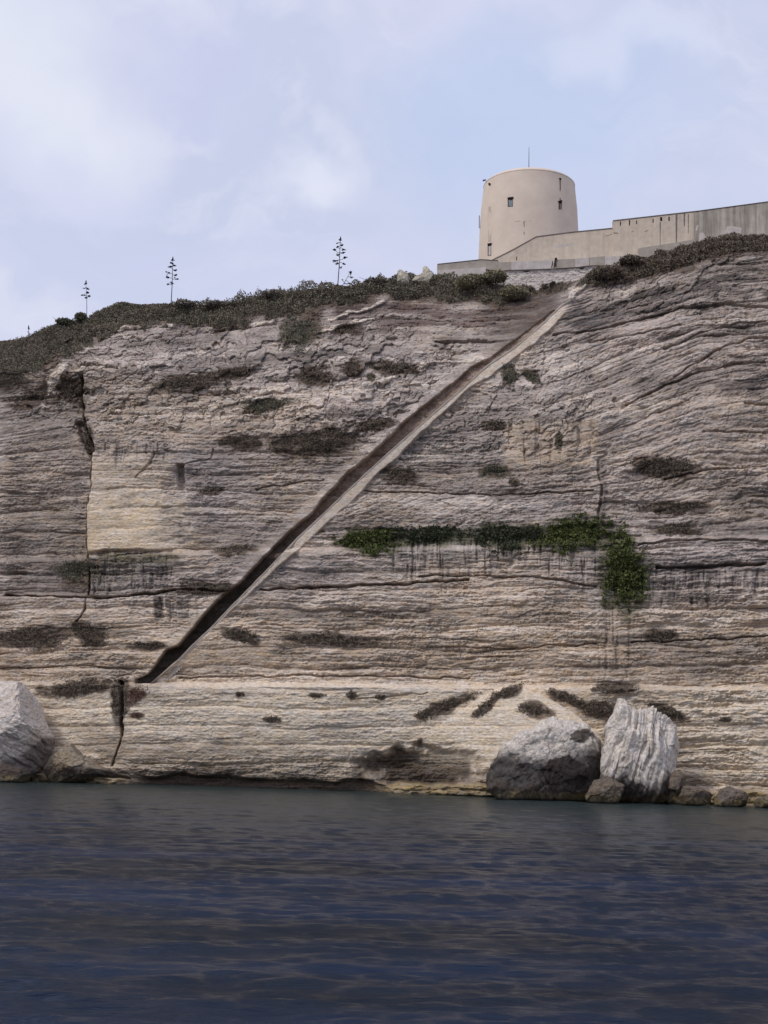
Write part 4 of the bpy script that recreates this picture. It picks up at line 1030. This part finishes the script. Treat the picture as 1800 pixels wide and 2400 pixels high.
# ------------------------------------------------------------------ agave stalks
M_STALK = mat_flat('dry_stalk', lin(62, 58, 64), 0.9)
M_POD = mat_flat('seed_pods', lin(34, 32, 38), 0.9)
def agave(bpx, bpy_, tpx, tpy, heads, label, r=0.07, Ys=None):
    Yg = float(on_cliff(np.array([bpx]), np.array([np.interp(bpx, SKY[:, 0], SKY[:, 1]) + 3]))[0, 1]) + 0.6 if Ys is None else Ys
    b = at(bpx, bpy_ + 10, Yg); t = at(tpx, tpy, Yg)
    o = empty('agave', b); tag(o, label, 'agave', 'dead agave flower stalks on the skyline')
    mid = b * 0.5 + t * 0.5 + [0.05, 0, 0]
    MB().tube([b, mid, b * 0.12 + t * 0.88, t], [r, r * 0.75, r * 0.5, r * 0.35], 6).build('stalk', M_STALK, o)
    mb = MB(); H = t[2] - b[2]
    for (f, dx, dz, s, dyy) in heads:     # fraction along stalk, sideways reach, rise, size
        p = b + (t - b) * f
        e = p + [dx, dyy, dz]
        m = p + [dx * 0.55, dyy * 0.55, dz * 0.25]
        mb.tube([p, m, e], [0.035, 0.03, 0.03], 5)
        for k in range(7):
            j = rng.normal(size=3) * [0.11, 0.11, 0.05] * s
            c = e + j
            mb.tube([c + [-0.12 * s, 0, -0.03], c, c + [0.12 * s, 0.02, 0.05]], [0.02, 0.065 * s, 0.02], 5)
    c = t
    mb.tube([c + [0, 0, -0.5], c + [0.02, 0, -0.2], c + [0, 0, 0.1]], [0.05, 0.11, 0.03], 6)
    mb.build('seed_head', M_POD, o)
    mb = MB()
    for k in range(14):                   # withered leaf rosette at the foot
        a = 2 * math.pi * k / 14 + 0.2; l = 0.55 + 0.2 * math.sin(k * 2.3)
        d = np.array([math.cos(a), math.sin(a), 0]); p0 = b + [0, 0, 0.1]
        p1 = p0 + d * l * 0.6 + [0, 0, 0.35]; p2 = p0 + d * l + [0, 0, 0.25]
        w = np.array([-d[1], d[0], 0]) * 0.07
        mb.add([p0 - w, p0 + w, p1 + w, p2, p1 - w, p0 + [0, 0, -0.08], p1 + [0, 0, -0.06]], [(0, 1, 2, 4), (4, 2, 3), (0, 4, 6, 5), (5, 6, 2, 1), (6, 4, 3), (6, 3, 2)])
    mb.build('leaves', M_LEAFD, o)
    return o
M_LEAFD = mat_flat('agave_leaf', lin(92, 98, 84), 0.8)
agave(791, 668, 798, 556, [(.98, 0, -.2, .9, 0), (.90, .28, -.35, 1.2, 0.1), (.90, -.35, -.1, .8, 0), (.80, .45, -.25, 1.1, 0), (.78, -.30, .15, .9, -.2), (.70, .45, .05, 1.2, .1), (.70, -.60, .35, 1.0, 0),
      (.62, -.15, .2, 1.1, -.3), (.56, .70, .35, 1.1, 0), (.56, -.62, -.05, 1.2, .2), (.52, .6, -.25, 1.0, -.1), (.48, -.25, .1, 1.0, 0), (.45, .2, -.15, .8, .3)], 'tallest dead agave stalk, right of the others, its pods spread wide')
agave(400, 722, 405, 603, [(.96, 0, -.1, .9, 0), (.90, -.15, 0, 1.1, .1), (.87, .25, -.15, 1.1, 0), (.80, -.38, .2, 1.3, 0), (.78, .40, -.1, 1.0, .2), (.70, -.60, .15, 1.0, 0), (.68, .45, .0, 1.2, 0),
      (.62, -.55, .1, 1.1, -.1), (.60, .55, .1, 1.1, 0), (.54, .1, 0, 1.2, .2), (.50, -.45, .05, .9, 0)], 'second tallest dead agave stalk, standing above the grey scrub')
agave(203.5, 744, 201.5, 658, [(.94, 0, -.1, 1.0, 0), (.84, .22, -.2, 1.0, 0), (.84, -.2, -.15, .7, 0), (.72, .15, .0, 1.1, .1), (.68, -.42, -.25, 1.0, 0), (.62, .42, .05, 1.0, 0), (.60, .05, -.1, 1.1, 0)], 'shorter dead agave stalk at the left foot of the dark hump', 0.05)
agave(65.5, 789, 67, 764, [(.8, .03, 0, .5, 0), (.6, -.03, 0, .4, 0)], 'tiny bare agave stalk near the left edge', 0.04)
agave(797, 668, 822, 636, [(.9, .15, .1, .8, 0), (.7, .5, -.1, .8, 0), (.5, .45, -.35, .8, 0), (.4, -.25, .3, .5, 0), (.35, .2, -.1, .7, 0)], 'short leaning agave stalk at the foot of the tallest one', 0.045)

# ------------------------------------------------------------------ water
m, nt, b = newmat('sea_water', 0.13); L = nt.links
b.inputs['Specular IOR Level'].default_value = 0.3; b.inputs['IOR'].default_value = 1.14
tcn = N(nt, 'ShaderNodeTexCoord')
n0 = N(nt, 'ShaderNodeTexNoise', Scale=0.06, Detail=3.0); mp0 = N(nt, 'ShaderNodeMapping'); mp0.inputs['Scale'].default_value = (1, 2.5, 1)
L.new(tcn.outputs['Object'], mp0.inputs[0]); L.new(mp0.outputs[0], n0.inputs['Vector'])
cr = N(nt, 'ShaderNodeValToRGB'); cr.color_ramp.elements[0].position = 0.35; cr.color_ramp.elements[1].position = 0.7
cr.color_ramp.elements[0].color = (*lin(24, 31, 40), 1); cr.color_ramp.elements[1].color = (*lin(26, 42, 66), 1)
L.new(n0.outputs['Fac'], cr.inputs[0])
# shallower greenish bottom shows within a few metres of the rock
sp_ = N(nt, 'ShaderNodeSeparateXYZ'); L.new(tcn.outputs['Object'], sp_.inputs[0])
ax = N(nt, 'ShaderNodeMath', operation='MULTIPLY_ADD'); L.new(sp_.outputs['X'], ax.inputs[0]); ax.inputs[1].default_value = 0.40; L.new(sp_.outputs['Y'], ax.inputs[2])
sh_ = N(nt, 'ShaderNodeMapRange'); L.new(ax.outputs[0], sh_.inputs[0]); sh_.inputs[1].default_value = 60; sh_.inputs[2].default_value = 150
mxs = N(nt, 'ShaderNodeMix', data_type='RGBA'); L.new(sh_.outputs[0], mxs.inputs[0]); L.new(cr.outputs[0], mxs.inputs[6]); mxs.inputs[7].default_value = (*lin(52, 62, 60), 1)
L.new(mxs.outputs[2], b.inputs['Base Color'])
prev = None
for (sx, sy, sc, dist, st_) in ((0.5, 2.0, 2.4, 0.10, 0.8), (0.8, 2.2, 7.0, 0.03, 0.7)):
    mp = N(nt, 'ShaderNodeMapping'); mp.inputs['Scale'].default_value = (sx, sy, 1); mp.inputs['Rotation'].default_value = (0, 0, random.uniform(-0.12, 0.12))
    L.new(tcn.outputs['Object'], mp.inputs[0])
    nn = N(nt, 'ShaderNodeTexNoise', Scale=sc, Detail=4.0, Roughness=0.6); L.new(mp.outputs[0], nn.inputs['Vector'])
    bp = N(nt, 'ShaderNodeBump', Strength=st_, Distance=dist); L.new(nn.outputs['Fac'], bp.inputs['Height'])
    if prev: L.new(prev, bp.inputs['Normal'])
    prev = bp.outputs[0]
L.new(prev, b.inputs['Normal'])
M_SEA = m
rr_ = np.concatenate([[0.3, 2, 5, 8], np.exp(np.arange(math.log(11), math.log(185), 0.0042)), np.geomspace(190, 4000, 26)])
fine = np.radians(np.arange(-22, 22, 0.15))
tt_ = np.concatenate([np.linspace(-math.pi, -math.radians(22.6), 60), fine, np.linspace(math.radians(22.1), math.pi, 60)])
RR, TT = np.meshgrid(rr_, tt_, indexing='ij')
WX = RR * np.sin(TT); WY = RR * np.cos(TT)
WZ = 0 * WX
for i_, (lam, slp) in enumerate(((7.0, 0.001), (3.6, 0.005), (1.9, 0.022), (1.0, 0.07), (0.55, 0.17), (0.3, 0.24))):
    an = (-0.10, 0.12, -0.05, 0.2, -0.15, 0.1)[i_]
    u_ = WX * math.cos(an) + WY * math.sin(an); v_ = -WX * math.sin(an) + WY * math.cos(an)
    vis = 1 - sstep(60, 200, RR * 0.9 / lam * 0.5)
    vis = np.clip(vis, 0.0, 1)
    WZ += slp * lam * 0.55 * vis * vn(u_ / (lam * 2.6) + 3 * i_, v_ / (lam * 0.8), i_ + 2)
gust = 0.85 + 0.2 * (0.5 + 0.5 * fbm(WX / 26, WY / 14, 9, 3))
WZ *= gust
WZ *= 1 - sstep(170, 230, RR)
ix = np.arange(RR.size).reshape(RR.shape)
Fq = np.stack([ix[:-1, :-1], ix[:-1, 1:], ix[1:, 1:], ix[1:, :-1]], -1).reshape(-1, 4)
sea = mesh_np('sea', np.stack([WX, WY, WZ], -1).reshape(-1, 3), Fq[:, ::-1], M_SEA, None, True); tag(sea, kind='structure')

# ------------------------------------------------------------------ sky and sun
SD = np.array([-0.62, -0.42, 0.80]); SD /= np.linalg.norm(SD)
el = math.asin(SD[2]); rot = math.atan2(SD[0], SD[1])
w = bpy.data.worlds.new('World'); SC.world = w; w.use_nodes = True
nt = w.node_tree; L = nt.links; nt.nodes.clear()
out = N(nt, 'ShaderNodeOutputWorld'); bg = N(nt, 'ShaderNodeBackground'); L.new(bg.outputs[0], out.inputs[0])
K = 0.1
bg.inputs['Strength'].default_value = K
sky = N(nt, 'ShaderNodeTexSky', sky_type='NISHITA'); sky.sun_disc = False; sky.sun_elevation = el; sky.sun_rotation = rot; sky.dust_density = 2.0
tc_ = N(nt, 'ShaderNodeTexCoord'); G = tc_.outputs['Generated']
def node_mix(fac, a, c):
    mx = N(nt, 'ShaderNodeMix', data_type='RGBA')
    if hasattr(fac, 'links') or not isinstance(fac, float): L.new(fac, mx.inputs[0])
    else: mx.inputs[0].default_value = fac
    for s_, v in ((6, a), (7, c)):
        if isinstance(v, tuple): mx.inputs[s_].default_value = (*v, 1)
        else: L.new(v, mx.inputs[s_])
    return mx.outputs[2]
def maprange(v, a, b_, c=0.0, d=1.0):
    r = N(nt, 'ShaderNodeMapRange'); r.interpolation_type = 'SMOOTHSTEP'
    r.inputs[1].default_value = a; r.inputs[2].default_value = b_; r.inputs[3].default_value = c; r.inputs[4].default_value = d
    L.new(v, r.inputs[0]); return r.outputs[0]
def skc(r, g_, b_): return tuple(float(v) / K for v in lin(r, g_, b_))
# distorted direction for soft cloud edges
nz = N(nt, 'ShaderNodeTexNoise', Scale=5.0, Detail=5.0, Roughness=0.55); L.new(G, nz.inputs['Vector'])
ma = N(nt, 'ShaderNodeVectorMath', operation='SCALE'); sub = N(nt, 'ShaderNodeVectorMath', operation='SUBTRACT')
L.new(nz.outputs['Color'], sub.inputs[0]); sub.inputs[1].default_value = (0.5, 0.5, 0.5); L.new(sub.outputs[0], ma.inputs[0]); ma.inputs['Scale'].default_value = 0.24
ad = N(nt, 'ShaderNodeVectorMath', operation='ADD'); L.new(G, ad.inputs[0]); L.new(ma.outputs[0], ad.inputs[1]); GD = ad.outputs[0]
n1 = N(nt, 'ShaderNodeTexNoise', Scale=3.2, Detail=4.0, Roughness=0.5); mpn = N(nt, 'ShaderNodeMapping'); mpn.inputs['Scale'].default_value = (1, 1, 2.6); mpn.inputs['Location'].default_value = (3.1, 0.4, 0.7)
L.new(GD, mpn.inputs[0]); L.new(mpn.outputs[0], n1.inputs['Vector'])
veil = maprange(n1.outputs['Fac'], 0.35, 0.68)
c = node_mix(0.9, sky.outputs[0], skc(206, 214, 240))
n2_ = N(nt, 'ShaderNodeTexNoise', Scale=9.0, Detail=6.0, Roughness=0.6); L.new(mpn.outputs[0], n2_.inputs['Vector'])
wisp = maprange(n2_.outputs['Fac'], 0.5, 0.72, 0.0, 0.45)
c = node_mix(veil, c, skc(219, 221, 243))
# brighter, whiter low sky
sep = N(nt, 'ShaderNodeSeparateXYZ'); L.new(G, sep.inputs[0])
low = maprange(sep.outputs['Z'], 0.06, 0.34, 0.75, 0.0)
c = node_mix(low, c, skc(218, 223, 246))
c = node_mix(wisp, c, skc(226, 229, 245))
def puff(px, py, sx, sy, colr, amt):
    d = raydir(px, py); d /= np.linalg.norm(d)
    s_ = N(nt, 'ShaderNodeVectorMath', operation='SUBTRACT'); L.new(GD, s_.inputs[0]); s_.inputs[1].default_value = tuple(d)
    m_ = N(nt, 'ShaderNodeVectorMath', operation='MULTIPLY'); L.new(s_.outputs[0], m_.inputs[0]); m_.inputs[1].default_value = (F / sx, F / sx * 0.8, F / sy)
    l_ = N(nt, 'ShaderNodeVectorMath', operation='LENGTH'); L.new(m_.outputs[0], l_.inputs[0])
    return maprange(l_.outputs['Value'], 0.25, 1.15, amt, 0.0)
for a in ((1350, 330, 480, 260, (190, 206, 238), 0.75), (330, 150, 260, 120, (200, 205, 236), 0.5), (-40, 200, 330, 230, (228, 233, 246), 0.75), (760, 390, 150, 85, (226, 230, 247), 0.9), (1650, 170, 260, 70, (214, 221, 244), 0.8),
          (600, 620, 700, 110, (206, 211, 238), 0.6), (40, 400, 300, 100, (216, 220, 244), 0.7)):
    f = puff(*a[:4], a[4], a[5]); c = node_mix(f, c, skc(*a[4]))
L.new(c, bg.inputs['Color'])
sl = bpy.data.lights.new('sun', 'SUN'); sl.energy = 1.5; sl.angle = math.radians(10); sl.color = (1, 0.95, 0.88)
so = bpy.data.objects.new('sun', sl); COL.objects.link(so); so.rotation_euler = Vector(SD).to_track_quat('Z', 'Y').to_euler()

# ------------------------------------------------------------------ camera
cam = bpy.data.cameras.new('camera'); co = bpy.data.objects.new('camera', cam); COL.objects.link(co)
cam.sensor_fit = 'VERTICAL'; cam.sensor_height = 36; cam.sensor_width = 27; cam.lens = 36 * F / 2400
cam.clip_start = 0.5; cam.clip_end = 8000
R = Matrix(((RT[0], UP[0], -FWD[0]), (RT[1], UP[1], -FWD[1]), (RT[2], UP[2], -FWD[2])))
co.matrix_world = Matrix.Translation(EYE) @ R.to_4x4()
SC.camera = co
SC.view_settings.view_transform = 'Standard'; SC.view_settings.look = 'None'; SC.view_settings.gamma = 1; SC.view_settings.exposure = 0
